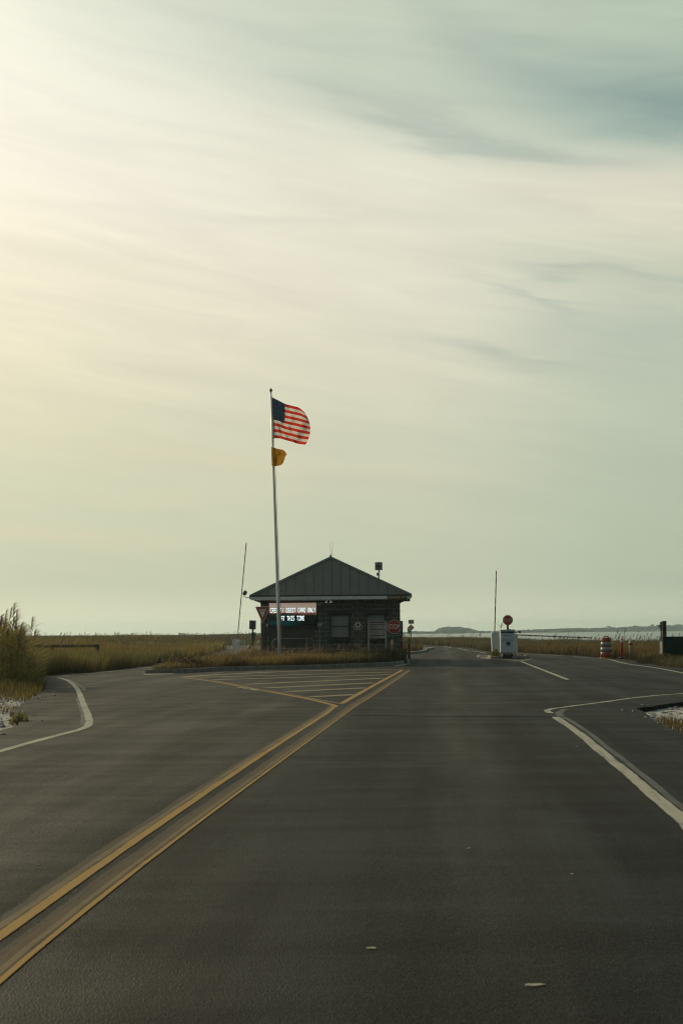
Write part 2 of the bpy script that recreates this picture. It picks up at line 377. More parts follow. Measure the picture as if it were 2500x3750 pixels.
def text_mesh(body, w, h, depth=.004, bold=.0, loc=(0, 0, 0)):
    """lettering fitted to w x h, centred on loc, facing -Y"""
    cu = bpy.data.curves.new('txt', 'FONT'); cu.body = body; cu.extrude = .02; cu.offset = bold
    cu.align_x = 'CENTER'; cu.resolution_u = 4
    o = bpy.data.objects.new('txt', cu); COL.objects.link(o); bpy.context.view_layer.update()
    me = bpy.data.meshes.new_from_object(o.evaluated_get(bpy.context.evaluated_depsgraph_get()))
    bpy.data.objects.remove(o); bpy.data.curves.remove(cu)
    n = len(me.vertices); a = np.empty(n*3); me.vertices.foreach_get('co', a); a = a.reshape(-1, 3)
    mn, mx = a.min(0), a.max(0)
    out = np.empty_like(a)
    out[:, 0] = ((a[:, 0]-mn[0])/(mx[0]-mn[0])-.5)*w+loc[0]
    out[:, 2] = ((a[:, 1]-mn[1])/(mx[1]-mn[1])-.5)*h+loc[2]
    out[:, 1] = -((a[:, 2]-mn[2])/(mx[2]-mn[2]))*depth+loc[1]
    me.vertices.foreach_set('co', out.ravel()); me.update(); me.materials.clear()
    return me

def arc(cx, cz, r, a0, a1, n=8): return [(cx+r*math.cos(R(a0+(a1-a0)*i/n)), cz+r*math.sin(R(a0+(a1-a0)*i/n))) for i in range(n+1)]
def rrect(x0, x1, z0, z1, r, n=5):
    return arc(x1-r, z0+r, r, -90, 0, n)+arc(x1-r, z1-r, r, 0, 90, n)+arc(x0+r, z1-r, r, 90, 180, n)+arc(x0+r, z0+r, r, 180, 270, n)

# value noise for terrain and planting
_lat = rng.random((256, 256))
def vn(x, y, s=1.0, seed=0):
    x = np.asarray(x, float)*s+seed*17.3+1000; y = np.asarray(y, float)*s+seed*9.1+1000
    xi = np.floor(x).astype(int); yi = np.floor(y).astype(int); fx = x-xi; fy = y-yi
    fx = fx*fx*(3-2*fx); fy = fy*fy*(3-2*fy)
    g_ = lambda i, j: _lat[i % 256, j % 256]
    return (g_(xi, yi)*(1-fx)+g_(xi+1, yi)*fx)*(1-fy)+(g_(xi, yi+1)*(1-fx)+g_(xi+1, yi+1)*fx)*fy
def inpoly(x, y, poly):
    x = np.asarray(x); y = np.asarray(y); ins = np.zeros(x.shape, bool); n = len(poly)
    for i in range(n):
        x1, y1 = poly[i][:2]; x2, y2 = poly[(i+1) % n][:2]
        if y1 == y2: continue
        c = ((y1 > y) != (y2 > y)) & (x < (x2-x1)*(y-y1)/(y2-y1)+x1); ins ^= c
    return ins

# ------------------------------------------------------------------ layout of the pavement
def gp(*pts): return [tuple(G(x, y)[:2]) for x, y in pts]
LEFT_EDGE = [(-6.5, -10), (-5.6, 12)]+gp((0, 2680), (54, 2662), (84, 2637), (44, 2604), (96, 2566), (143, 2540), (171, 2523), (150, 2503), (154, 2476), (250, 2466), (339, 2462), (464, 2448), (560, 2437))
FAR_LEFT = [(-8.6, 56), (-8.6, 78), (-10, 105), (-15, 128), (-15, 140), (-4, 136)]
FAR_EDGE = gp((1477, 2362), (1553, 2362), (1623, 2365), (1681, 2370), (1719, 2372), (1770, 2383), (1799, 2385), (1901, 2389), (1970, 2394), (2100, 2400), (2190, 2407), (2289, 2415), (2355, 2423), (2406, 2436), (2500, 2446))
RIGHT = [(15, 41.5), (60, 41)]
NEAR_R = [(60, 30), (14, 27.5), (8.6, 24.6)]+gp((2500, 2571), (2420, 2581), (2327, 2594), (2363, 2612), (2401, 2640), (2500, 2689))+[(5.0, 12), (5.6, -10)]
ASPH = LEFT_EDGE+FAR_LEFT+FAR_EDGE+RIGHT+NEAR_R
NEAR_COAST_X = [-3000, -500, -100, -30, 0, 10, 19, 22, 25.6, 60, 200, 3000]
NEAR_COAST_Y = [1700, 1500, 950, 560, 340, 225, 175, 140, 98, 84, 70, 70]
def coast(x): return np.interp(x, NEAR_COAST_X, NEAR_COAST_Y)
def farshore(x, y):
    q = np.asarray(x)/np.maximum(np.asarray(y, float), 1.)
    return np.interp(q, [0, .05, .11, .19, .284, .5], [1250, 1300, 1320, 1400, 1950, 2000])
def hgt(x, y):
    x = np.asarray(x, float); y = np.asarray(y, float)
    z = -0.085+.05*(vn(x, y, .9)-.5)
    rise = np.clip((-x-13)/10, 0, 1)*np.clip((y-62)/70, 0, 1)
    dune = .42+.55*(vn(x, y, .035, 3)-.4)+.22*(vn(x, y, .15, 5)-.5)
    z = z+rise*dune*np.clip((900-y)/500, 0, 1)
    bay = np.clip((y-coast(x))/8, 0, 1)*np.clip((farshore(x, y)-y)/15, 0, 1)
    z = z*(1-bay)+bay*(-1.2)
    farl = np.clip((y-farshore(x, y))/15, 0, 1)
    z = z+farl*.3
    return z

# ground sheet
def axis(parts):
    out = []
    for a, b, st in parts: out += list(np.arange(a, b, st))
    out.append(parts[-1][1]); return np.array(out)
gx = axis([(-3000, -600, 240), (-600, -120, 40), (-120, -40, 5), (-40, -14, 1.), (-14, 14, .3), (14, 40, 1.), (40, 120, 8), (120, 600, 40), (600, 3000, 240)])
gy = axis([(-60, 0, 12), (0, 10, 2), (10, 30, .3), (30, 110, .8), (110, 240, 3), (240, 600, 20), (600, 3000, 100)])
XX, YY = np.meshgrid(gx, gy); ZZ = hgt(XX, YY)
nx, ny = len(gx), len(gy)
V = np.stack([XX.ravel(), YY.ravel(), ZZ.ravel()], 1)
idx = np.arange(nx*ny).reshape(ny, nx)
Fq = np.stack([idx[:-1, :-1].ravel(), idx[:-1, 1:].ravel(), idx[1:, 1:].ravel(), idx[1:, :-1].ravel()], 1)
def mesh_np(name, V, faces_list):
    """faces_list: arrays (n,k)"""
    me = bpy.data.meshes.new(name); me.vertices.add(len(V)); me.vertices.foreach_set('co', np.asarray(V, np.float32).ravel())
    loops = np.concatenate([f.ravel() for f in faces_list]).astype(np.int32)
    sizes = np.concatenate([np.full(len(f), f.shape[1]) for f in faces_list]).astype(np.int32)
    me.loops.add(len(loops)); me.loops.foreach_set('vertex_index', loops)
    me.polygons.add(len(sizes)); st = np.concatenate([[0], np.cumsum(sizes)[:-1]]).astype(np.int32)
    me.polygons.foreach_set('loop_start', st); me.polygons.foreach_set('loop_total', sizes)
    me.update(calc_edges=True); return me
me = mesh_np('ground', V, [Fq])
sand = np.zeros(nx*ny, np.float32)
for cx, cy, rx, ry in ((-7.3, 21.5, 2.3, 3.6), (-6.9, 27.5, 2.0, 4.0), (-6.0, 17.0, 1.4, 3.), (6.2, 20.0, 1.6, 2.0), (5.6, 16.5, 1.2, 2.2), (6.0, 12., 1.2, 5.), (-7.5, 10., 1.6, 7.)):
    sand = np.maximum(sand, 1-np.sqrt(((V[:, 0]-cx)/rx)**2+((V[:, 1]-cy)/ry)**2)*.5)
at = me.attributes.new('Sand', 'FLOAT', 'POINT'); at.data.foreach_set('value', sand.astype(np.float32))
tag(link('ground', me, mat_ground(), smooth=True), kind='structure')

# water
mb = MB(); mb.slab([(-1500, 300), (4, 215), (16, 150), (20, 90), (60, 60), (2900, 60), (2900, 2300), (-1500, 2300)], -.9, -.30)
tag(mb.build('bay_water', mat_water()), kind='structure')

# asphalt
def ragged(poly):
    out = []
    for i in range(len(poly)):
        a = Vector(poly[i]); b = Vector(poly[(i+1) % len(poly)]); L_ = (b-a).length
        mid_ = (a+b)/2; near = 11 < mid_.y < 60 and abs(mid_.x) < 16
        n = max(1, int(L_/.14)) if near else 1
        for k in range(n):
            p = a+(b-a)*k/n
            if near and k: d_ = (b-a).normalized(); p += Vector((-d_.y, d_.x))*.11*(float(vn(p.x, p.y, 2.1, 31))+.5*float(vn(p.x, p.y, 7., 33))-.75)
            out.append((p.x, p.y))
    return out
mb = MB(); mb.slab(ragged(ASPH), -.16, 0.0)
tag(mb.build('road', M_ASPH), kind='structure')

# ------------------------------------------------------------------ road markings
def smooth_poly(pts, step=.35):
    P = [Vector((p[0], p[1])) for p in pts]; out = []
    for i in range(len(P)-1):
        p0 = P[max(i-1, 0)]; p1 = P[i]; p2 = P[i+1]; p3 = P[min(i+2, len(P)-1)]
        n = max(2, int((p2-p1).length/step))
        for k in range(n):
            t = k/n
            out.append(.5*((2*p1)+(p2-p0)*t+(2*p0-5*p1+4*p2-p3)*t*t+(3*p1-p0-3*p2+p3)*t**3))
    out.append(P[-1]); return out
def stripe(name, pts_px, w, m, z=.004, curved=True, taper=None):
    P = gp(*pts_px)
    P = smooth_poly(P, .15) if curved else [Vector(P[0])+(Vector(P[1])-Vector(P[0]))*(k/60) for k in range(61)]
    mb = MB(); rows = []; prof_ = (-1., -.6, 0., .6, 1.)
    lay = mb.bm.verts.layers.float.new('Edge')
    for i, p in enumerate(P):
        t = (P[min(i+1, len(P)-1)]-P[max(i-1, 0)]).normalized(); nrm = Vector((-t.y, t.x)); row = []
        for a in prof_:
            ww = w/2*1.12*a*(1+.10*(random.random()-.5))
            v = mb.bm.verts.new((*(p+nrm*ww), z)); v[lay] = abs(a); row.append(v)
        rows.append(row)
    for r0, r1 in zip(rows, rows[1:]):
        for k in range(4): mb.bm.faces.new((r0[k], r0[k+1], r1[k+1], r1[k]))
    o = mb.build(name, m)
    return tag(o, kind='structure')
YEL = mat_paint('yellow_road_paint', (.34, .21, .050), .52, .70, (.14, .105, .05), thr=.70)
YELF = mat_paint('faded_yellow_paint', (.060, .045, .018), .46, .60, thr=.48)
TAN = mat_paint('chalky_road_paint', (.165, .122, .060), .47, .64, (.09, .066, .030), thr=.62)
TAND = mat_paint('dull_road_paint', (.088, .060, .022), .45, .62, (.050, .036, .016), thr=.70)
WHT = mat_paint('white_road_paint', (.40, .385, .305), .46, .64, (.13, .125, .10), thr=.55)
WHF = mat_paint('faded_white_paint', (.11, .115, .105), .45, .62, thr=.50)
HAT = mat_paint('hatch_road_paint', (.27, .22, .13), .52, .70, (.12, .095, .055), thr=.85)
SEAM = mat_paint('tar_seam', (.006, .006, .005), .70, .74, thr=.60)
A = [(-160, 3543), (0, 3433), (150, 3326), (400, 3143), (650, 2971), (800, 2877), (991, 2742), (1096, 2679), (1188, 2617), (1226, 2588)]
def fit(L_):
    xs_ = np.array([p[0] for p in L_]); ys_ = np.array([p[1] for p in L_]); c_ = np.polyfit(xs_[:-1], ys_[:-1], 3)
    return [(float(x), float(np.polyval(c_, x))) for x in xs_[:-1]]+[L_[-1]]
A = fit(A)
off = lambda L_, ox, oy: [(x-ox*(y-2300)/1100., y-oy*(y-2300)/1100.) for x, y in L_]
stripe('yellow_line', off(A, 32, 22), .125, YELF, .002)
stripe('yellow_line', A, .062, YEL, .0045)
stripe('yellow_line', off(A, 25, 17), .048, TAN, .0035)
B = [(-160, 3690), (0, 3550), (150, 3428), (400, 3236), (650, 3044), (800, 2943), (991, 2796), (1082, 2734), (1174, 2669), (1244, 2617), (1300, 2582), (1377, 2533), (1497, 2454)]
B = fit(B[:-1])+B[-1:]
stripe('yellow_line', B, .125, TAND, .003)
stripe('yellow_line', off(B, 22, 14), .10, YELF, .0018)
stripe('yellow_line', off(B, -4, -3), .035, TAN, .004)
stripe('yellow_line', off(B, -26, -17), .028, YEL, .0048)
stripe('yellow_line', [(1226, 2590), (1222, 2583), (1202, 2578), (1131, 2561), (991, 2534), (851, 2508), (746, 2491), (668, 2482)], .11, YEL)
stripe('yellow_line', [(1244, 2577), (1167, 2563), (1061, 2543), (949, 2524), (816, 2498), (703, 2482)], .10, TAN)
stripe('yellow_line', [(1248, 2578), (1320, 2537), (1400, 2493), (1473, 2454)], .11, YEL)
stripe('yellow_line', [(668, 2481), (703, 2478), (781, 2472), (921, 2465), (1131, 2457), (1342, 2454), (1473, 2454)], .38, HAT, .0052)
for a, b in (((330, 201), (1340, 173)), ((400, 214), (1325, 187)), ((560, 238), (1280, 206)), ((670, 257), (1240, 230)), ((780, 276), (1200, 256)), ((910, 303), (1150, 291))):
    stripe('yellow_line', [(500+a[0]/1.4254, 2340+a[1]/1.4254), (500+b[0]/1.4254, 2340+b[1]/1.4254)], .34, HAT, .0062, False)
c6 = lambda pts: [(x/2.8, 2180+y/2.8) for x, y in pts]
stripe('white_line', [(-120, 2785)]+c6([(0, 1600), (200, 1545), (400, 1490), (600, 1435), (800, 1385), (895, 1345), (918, 1290), (900, 1220), (860, 1120), (830, 1040), (800, 970), (760, 920), (690, 870), (600, 847)]), .12, WHT)
stripe('white_line', c6([(640, 830), (750, 815), (950, 800), (1150, 780), (1350, 762), (1568, 738)]), .12, WHT)
stripe('white_line', c6([(700, 862), (790, 905), (850, 950), (870, 985)]), .09, WHF, .007)
stripe('white_line', c6([(870, 1330), (870, 1230), (835, 1130), (812, 1050)]), .14, WHF, .0025)
c2 = lambda pts: [(1700+x/1.96, 2380+y/1.96) for x, y in pts]
RW = [(1760, 1440), (1568, 1225), (1400, 1085), (1250, 955), (1100, 828), (950, 708), (850, 622), (760, 556), (690, 510), (645, 478)]
stripe('white_line', c2(RW), .115, WHT)
stripe('white_line', c2([(x+52+(y-500)*.06, y-12) for x, y in RW]), .07, WHF, .0025)
stripe('white_line', c2([(620, 455), (590, 437), (630, 424), (720, 412), (800, 401), (1000, 375), (1200, 347), (1400, 326), (1568, 314), (1800, 290)]), .11, WHT, .0055)
stripe('white_line', c2([(700, 500), (680, 455), (720, 425)]), .13, WHF, .003)
stripe('white_line', [(1908, 2423), (1949, 2439), (2010, 2463), (2077, 2489)], .13, WHT)
stripe('white_line', [(1760, 2409), (1770, 2411), (1850, 2415), (1900, 2421)], .12, WHT)
stripe('white_line', [(1903, 2421), (1947, 2413)], .11, WHT, .0065, False)
stripe('white_line', [(1870, 2416.3), (1935, 2415.6)], .10, WHT, .0085, False)
stripe('white_line', [(2100, 2405), (2164, 2410), (2222, 2414), (2279, 2428), (2335, 2437), (2406, 2447), (2500, 2465), (2620, 2490)], .13, WHT)
for a, b in (((1623, 2367), (1652, 2372)), ((1673, 2373), (1712, 2382)), ((1725, 2383), (1779, 2392))): stripe('white_line', [a, b], .14, WHT, .004, False)
stripe('white_line', [(1901, 2392), (1970, 2396), (2060, 2402)], .12, WHT)
for k in range(5): stripe('white_line', [(2080+k*34, 2440.5), (2100+k*34, 2440.7)], .09, WHF, .004, False)
stripe('white_line', [(775, 2468), (828, 2461)], .28, WHF, .0095, False)
for a, b in (((870, 2518), (905, 2523)), ((915, 2524), (945, 2530))): stripe('white_line', [a, b], .12, WHT, .012, False)
stripe('pavement_seam', [(1290, 2619), (1450, 2621), (1650, 2623), (1900, 2624), (2080, 2626)], .10, SEAM, .0066)

# ------------------------------------------------------------------ islands with kerbs
CONC = mat('kerb_concrete', (.20, .19, .155), .85, var=.3, vscale=5, bump=.5, bscale=30)
SOIL = mat('island_soil', (.07, .055, .03), .95, var=.4, vscale=4, bump=.8, bscale=12)
def inset(poly, d):
    n = len(poly); ar = sum(poly[i][0]*poly[(i+1) % n][1]-poly[(i+1) % n][0]*poly[i][1] for i in range(n)); sg = 1 if ar > 0 else -1
    out = []
    for i in range(n):
        a = Vector(poly[i-1]); b = Vector(poly[i]); c = Vector(poly[(i+1) % n])
        n1 = (b-a).normalized(); n2 = (c-b).normalized()
        m1 = Vector((-n1.y, n1.x))*sg; m2 = Vector((-n2.y, n2.x))*sg
        m_ = (m1+m2); m_ = m_.normalized() if m_.length > .1 else m1
        k = d/max(.5, m_.dot(m1)); out.append(tuple(b+m_*k))
    return out
def kerbed(name, label, poly, hgt_=.15, w=.17, gutter=False, soil=SOIL):
    P = [tuple(p) for p in smooth_poly(poly+[poly[0]], .5)[:-1]]
    i0 = inset(P, .02); i1 = inset(P, w-.01); i2 = inset(P, w)
    mb = MB(); rings = []
    for pts, z in ((P, -.02), (i0, hgt_-.02), (inset(P, .04), hgt_), (i1, hgt_), (i2, hgt_-.05)):
        rings.append([mb.bm.verts.new((x, y, z)) for x, y in pts])
    for a, b in zip(rings, rings[1:]):
        for k in range(len(P)): mb.bm.faces.new((a[k], a[(k+1) % len(P)], b[(k+1) % len(P)], b[k]))
    o = mb.build(name, CONC); tag(o, kind='structure')
    mb = MB(); mb.bm.faces.new([mb.bm.verts.new((x, y, hgt_-.04)) for x, y in inset(P, w-.02)])
    tag(mb.build('island_ground', soil), kind='structure')
    return P
ISL = gp((530, 2468), (600, 2467), (700, 2463), (851, 2456), (1000, 2452), (1131, 2449), (1300, 2443), (1454, 2436), (1488, 2428))+[(3.15, 56), (3.15, 64), (2.6, 66.5), (-4.2, 66.5), (-4.9, 60), (-5.3, 52), (-6.3, 45)]
ISLP = kerbed('traffic_island_kerb', '', ISL)
RI = gp((1783, 2408), (1795, 2412), (1850, 2412), (1920, 2412), (1928, 2409))+[(9.7, 63.5), (7.2, 64.2)]
RIP = kerbed('gate_island_kerb', '', RI, .13, .15)
BI = gp((1474, 2397), (1535, 2393), (1562, 2388), (1566, 2382))+[(7.3, 96), (4, 97), (3.5, 85)]
BIP = kerbed('rear_island_kerb', '', BI, .15, .3)
# gutter apron at the island end
mb = MB(); mb.slab([tuple(G(x, y)[:2]) for x, y in ((1440, 2441), (1478, 2438), (1500, 2430), (1488, 2426), (1452, 2435))], -.02, .014)
tag(mb.build('gutter_apron', CONC), kind='structure')
mb = MB(); mb.slab([tuple(G(x, y)[:2]) for x, y in ((533, 2473), (640, 2470), (640, 2467), (560, 2463), (525, 2467))], -.02, .012)
tag(mb.build('gutter_apron', CONC), kind='structure')
mb = MB(); mb.slab([tuple(G(x, y)[:2]) for x, y in ((1752, 2406), (1790, 2414), (1800, 2411), (1785, 2402))], -.02, .012)
tag(mb.build('gutter_apron', CONC), kind='structure')

# ------------------------------------------------------------------ grasses
def blades(name, base, h, w, lean, ldir, c0, c1, label, cat, stuff=True, mid=.75):
    """base (n,3); one tapering bent blade each"""
    n = len(h); fa = rng.random(n)*math.pi
    ax = np.stack([np.cos(fa), np.sin(fa), np.zeros(n)], 1)
    ld = np.stack([np.cos(ldir), np.sin(ldir), np.zeros(n)], 1)
    V = np.empty((n, 7, 3)); C = np.empty((n, 7, 4)); C[..., 3] = 1
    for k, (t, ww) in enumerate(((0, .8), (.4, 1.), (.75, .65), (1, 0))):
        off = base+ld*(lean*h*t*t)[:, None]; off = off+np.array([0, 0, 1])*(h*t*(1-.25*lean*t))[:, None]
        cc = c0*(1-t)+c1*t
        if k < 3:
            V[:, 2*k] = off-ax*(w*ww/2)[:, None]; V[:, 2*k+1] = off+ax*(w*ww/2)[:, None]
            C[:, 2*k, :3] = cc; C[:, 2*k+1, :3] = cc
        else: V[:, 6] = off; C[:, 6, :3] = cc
    i = np.arange(n)[:, None]*7
    quads = np.concatenate([i+np.array([0, 1, 3, 2]), i+np.array([2, 3, 5, 4])]); tris = i+np.array([4, 5, 6])
    me = mesh_np(name, V.reshape(-1, 3), [quads, tris])
    a = me.attributes.new('Col', 'FLOAT_COLOR', 'POINT'); a.data.foreach_set('color', np.clip(C, 0, 1).astype(np.float32).ravel())
    return me
def join_np(mes):
    """merge several blade meshes"""
    bm = bmesh.new()
    for m_ in mes: bm.from_mesh(m_); bpy.data.meshes.remove(m_)
    me = bpy.data.meshes.new('m'); bm.to_mesh(me); bm.free(); return me
def colmix(n, cols, wts):
    cols = np.array(cols); i = rng.choice(len(cols), n, p=np.array(wts)/sum(wts))
    return cols[i]*(.7+.6*rng.random((n, 1)))
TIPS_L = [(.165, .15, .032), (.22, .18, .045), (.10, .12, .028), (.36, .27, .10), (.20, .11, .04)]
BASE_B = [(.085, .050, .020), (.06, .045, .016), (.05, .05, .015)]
def scatter(area, dens):
    """area: (x0,x1,y0,y1)"""
    x0, x1, y0, y1 = area; n = int((x1-x0)*(y1-y0)*dens)
    return rng.uniform(x0, x1, n), rng.uniform(y0, y1, n)
def field(name, label, zones, test, hfun, tips, tw, bases, bw, zfun=hgt, lean=(.1, .5), plume=0.0, plume_h=1.3, plume_col=(.10, .07, .035), windx=.9):
    mes = []
    for area, dens, wid in zones:
        x, y = scatter(area, dens)
        clump = vn(x, y, .9, 1)*.6+vn(x, y, .25, 2)*.4
        k = test(x, y) & (rng.random(len(x)) < .35+1.1*clump); x, y, clump = x[k], y[k], clump[k]
        n = len(x)
        if n == 0: continue
        h = hfun(x, y)*(.45+.55*rng.random(n)**.6)*(.75+.5*clump)
        w = wid*(.6+.8*rng.random(n))
        base = np.stack([x, y, zfun(x, y)-.03], 1)
        ln = rng.uniform(lean[0], lean[1], n); ld = rng.normal(0, 1.3, n)*windx
        warm = (vn(x, y, .12, 8)-.5)[:, None]
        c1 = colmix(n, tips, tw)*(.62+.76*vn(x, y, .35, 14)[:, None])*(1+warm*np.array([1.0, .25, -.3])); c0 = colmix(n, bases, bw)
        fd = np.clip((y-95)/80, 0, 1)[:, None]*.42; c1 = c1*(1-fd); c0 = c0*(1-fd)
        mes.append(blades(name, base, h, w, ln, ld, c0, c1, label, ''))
        if plume:
            kk = rng.random(n) < plume; xs, ys = x[kk], y[kk]; m_ = len(xs)
            if m_ == 0: continue
            hs = hfun(xs, ys)*plume_h*(.8+.4*rng.random(m_)); zb = zfun(xs, ys)
            mes.append(blades(name, np.stack([xs, ys, zb], 1), hs, np.full(m_, wid*.45), np.full(m_, .12), np.zeros(m_), np.full((m_, 3), .10), np.tile(plume_col, (m_, 1)), '', ''))
            for j in range(7):
                t = .80+.2*j/7
                b = np.stack([xs+.12*hs*t*t, ys, zb+hs*t*(1-.03*t)], 1)
                mes.append(blades(name, b, hs*.13*(.6+.6*rng.random(m_)), np.full(m_, wid*.9), rng.uniform(.5, 1.6, m_), rng.normal(0, .7, m_), np.tile(plume_col, (m_, 1)), np.tile(np.array(plume_col)*1.7, (m_, 1)), '', ''))
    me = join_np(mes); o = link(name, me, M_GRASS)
    return tag(o, label, 'grass', kind='stuff')
onroad = lambda x, y: inpoly(x, y, ASPH)
land = lambda x, y: y < coast(x)-1
# left field
def t_left(x, y):
    hide = (x/y > (346-HX)/F) & (x/y < (372-HX)/F) & (y < 61.3)
    return (~onroad(x, y)) & ~(hide & (rng.random(np.shape(x)) < .9)) & (x < -5) & land(x, y) & (x > -.284*y-14) & ((y > 40) | ((x < -8.2-.0*y) & (y > 33)))
def h_left(x, y): return .76+.42*(vn(x, y, .3, 4)-.5)+.25*(vn(x, y, .08, 6)-.5)+np.clip((52-y)/20, 0, .3)*.6
field('dune_grass', 'broad field of yellow green dune grass left of the island', [
    ((-27, -6, 33, 60), 300, .014), ((-36, -6, 60, 95), 110, .028), ((-60, -6, 95, 170), 26, .06), ((-110, 0, 170, 330), 6, .13)],
    t_left, h_left, TIPS_L, [3, 2.5, 2.5, 1.2, 1.0], BASE_B, [2, 2, 1], plume=.006, plume_h=1.28)
# strip of red brown low growth along the left road edge
LEc = np.array(gp((154, 2476), (250, 2466), (339, 2462), (464, 2448), (560, 2437))+[(-8.6, 58), (-8.6, 75)])
def t_ledge(x, y):
    xe = np.interp(y, LEc[:, 1], LEc[:, 0]); return (x < xe-.05) & ~((x/y > (346-HX)/F) & (x/y < (372-HX)/F)) & (x > xe-3.) & (~onroad(x, y))
field('verge_grass', 'low rusty brown verge grass along left road edge', [((-16, -7, 38, 62), 260, .014)], t_ledge,
      lambda x, y: .42+0*x, [(.16, .085, .035), (.13, .10, .03), (.10, .06, .03)], [2, 1, 1], BASE_B, [1, 1, 1])
# centre island
zi = lambda x, y: np.full(np.shape(x), .11)
ISLI = inset(ISLP, .16)
def t_isl(x, y): return inpoly(x, y, ISLI) & ~((x > -3.9) & (x < 2.75) & (y > 54.0))
field('island_grass', 'golden brown tall grass on the island before the station', [((-7, 3.3, 40, 66), 560, .011)], t_isl,
      lambda x, y: (.50+.40*(vn(x, y, .7, 6)-.5)-.18*np.clip((43.6-y+.30*(x+6)*1.0)/1.5, 0, 1))*(1+.15*(x > 1)), [(.165, .135, .052), (.125, .115, .040), (.09, .085, .03), (.34, .27, .13)], [3, 3, 2, 1], [(.08, .05, .02), (.05, .035, .015)], [1, 1], zfun=zi, plume=.02, plume_h=1.12, plume_col=(.22, .15, .08))
field('island_fringe', 'dark rusty low weeds behind the island kerb', [((-7, 3.3, 40, 56), 420, .012)], lambda x, y: inpoly(x, y, ISLI) & ~inpoly(x, y, inset(ISLP, 1.5)) & (y < 55) & (vn(x, y, .5, 9) > .33),
      lambda x, y: .24+0*x, [(.085, .062, .028), (.07, .06, .025)], [1, 1], [(.04, .03, .015)], [1], zfun=zi)
# right field up to the water
def t_right(x, y):
    hide = (x/y > (2236-HX)/F) & (x/y < (2322-HX)/F) & (y < 61.2)
    return (~onroad(x, y)) & land(x, y) & (x > 5) & (x < .284*y+5) & (y > 34) & ~(hide & (rng.random(np.shape(x)) < .93))
def h_right(x, y): return (.76+.40*(vn(x, y, .3, 7)-.5))*np.clip((y-30)/28, .55, 1.)
field('marsh_grass', 'brown and olive marsh grass between road and bay', [
    ((8, 26, 40, 62), 170, .016), ((6, 30, 62, 100), 120, .026), ((3, 45, 100, 225), 30, .05)],
    t_right, h_right, [(.115, .09, .035), (.14, .115, .04), (.085, .09, .03), (.22, .165, .07)], [3, 2, 2, 1], [(.06, .042, .018), (.04, .035, .015)], [1, 1], plume=.004, plume_h=1.28)
field('far_marsh_grass', 'distant dark marsh grass behind the station', [((-25, 9, 140, 330), 7, .12)],
    lambda x, y: land(x, y) & (~onroad(x, y)) & (y > 143), lambda x, y: .85+0*x, [(.15, .11, .04), (.10, .09, .03)], [1, 1], [(.05, .035, .015)], [1], plume=.01)
field('rear_island_grass', 'small clump of dry grass on rear island', [((3, 8, 80, 97), 130, .03)], lambda x, y: inpoly(x, y, inset(BIP, .4)) & (y < 90) & (x < 6.3),
      lambda x, y: .55+0*x, [(.22, .15, .05), (.13, .10, .035)], [1, 1], [(.05, .035, .015)], [1], zfun=zi)
field('gate_island_weeds', 'green weeds growing round the gate cabinets', [((7, 10, 60, 65), 130, .018)], lambda x, y: inpoly(x, y, inset(RIP, .15)) & ((vn(x, y, 1.2, 3) > .45)) & ((x < 7.9) | (x > 9.0)),
      lambda x, y: .42+0*x, [(.14, .16, .035), (.18, .15, .05)], [1, 1], [(.05, .05, .015)], [1], zfun=lambda x, y: np.full(np.shape(x), .09))
# shoulders
def t_shl(x, y): return (~onroad(x, y)) & (vn(x, y, 1.1, 5) > .50+.32*((y < 26)))
field('shoulder_weeds', 'green and straw weeds in white sand on left shoulder', [((-10, -4.6, 16, 34), 240, .012)], t_shl,
      lambda x, y: .28+.4*np.clip((y-27)/6, 0, 1), [(.16, .18, .04), (.30, .22, .08), (.12, .10, .05)], [2, 1, 1], [(.06, .055, .02)], [1])
field('shoulder_weeds', 'rusty weeds beside white sand on right shoulder', [((4.4, 9, 14, 26), 420, .010)], lambda x, y: (~onroad(x, y)) & (vn(x, y, 1.3, 12) > .45) & (y < 18.6+(x-5)*1.0),
      lambda x, y: .20+0*x, [(.20, .11, .04), (.14, .14, .035), (.25, .19, .07)], [2, 2, 1], [(.05, .035, .015)], [1])

def rubble(name, label, area, n, test, size):
    sh_ = -.45 if area[0] < 0 else .45
    x = rng.uniform(area[0], area[1], n); y = rng.uniform(area[2], area[3], n); k = ((~onroad(x, y)) | ((~onroad(x+sh_, y)) & (rng.random(n) < .10))) & test(x, y); x, y = x[k], y[k]; z = np.where(onroad(x, y), .005, hgt(x, y))
    bm = bmesh.new()
    for i in range(len(x)):
        r_ = size*rng.uniform(.35, 1.3)**1.6; res = bmesh.ops.create_icosphere(bm, subdivisions=1, radius=r_)
        sc = rng.uniform(.5, 1.2, 3)
        for v in res['verts']: v.co = Vector((x[i]+v.co.x*sc[0]*rng.uniform(.7, 1.2), y[i]+v.co.y*sc[1]*rng.uniform(.7, 1.2), z[i]+v.co.z*sc[2]*.6))
    me = bpy.data.meshes.new(name); bm.to_mesh(me); bm.free()
    return tag(link(name, me, mat('broken_stone', (.16, .16, .15), .85, var=.5, vscale=9, bump=.6, col2=(.42, .42, .40))), label, 'stones', kind='stuff')
rubble('stones', 'broken grey stones and shell on the left road shoulder', (-9.5, -4.6, 14, 30), 2600, lambda x, y: vn(x, y, .8, 21) > .30, .045)
rubble('stones', 'broken grey stones beside the right road edge', (4.3, 9, 14, 23.5), 1100, lambda x, y: vn(x, y, .9, 22) > .35, .045)
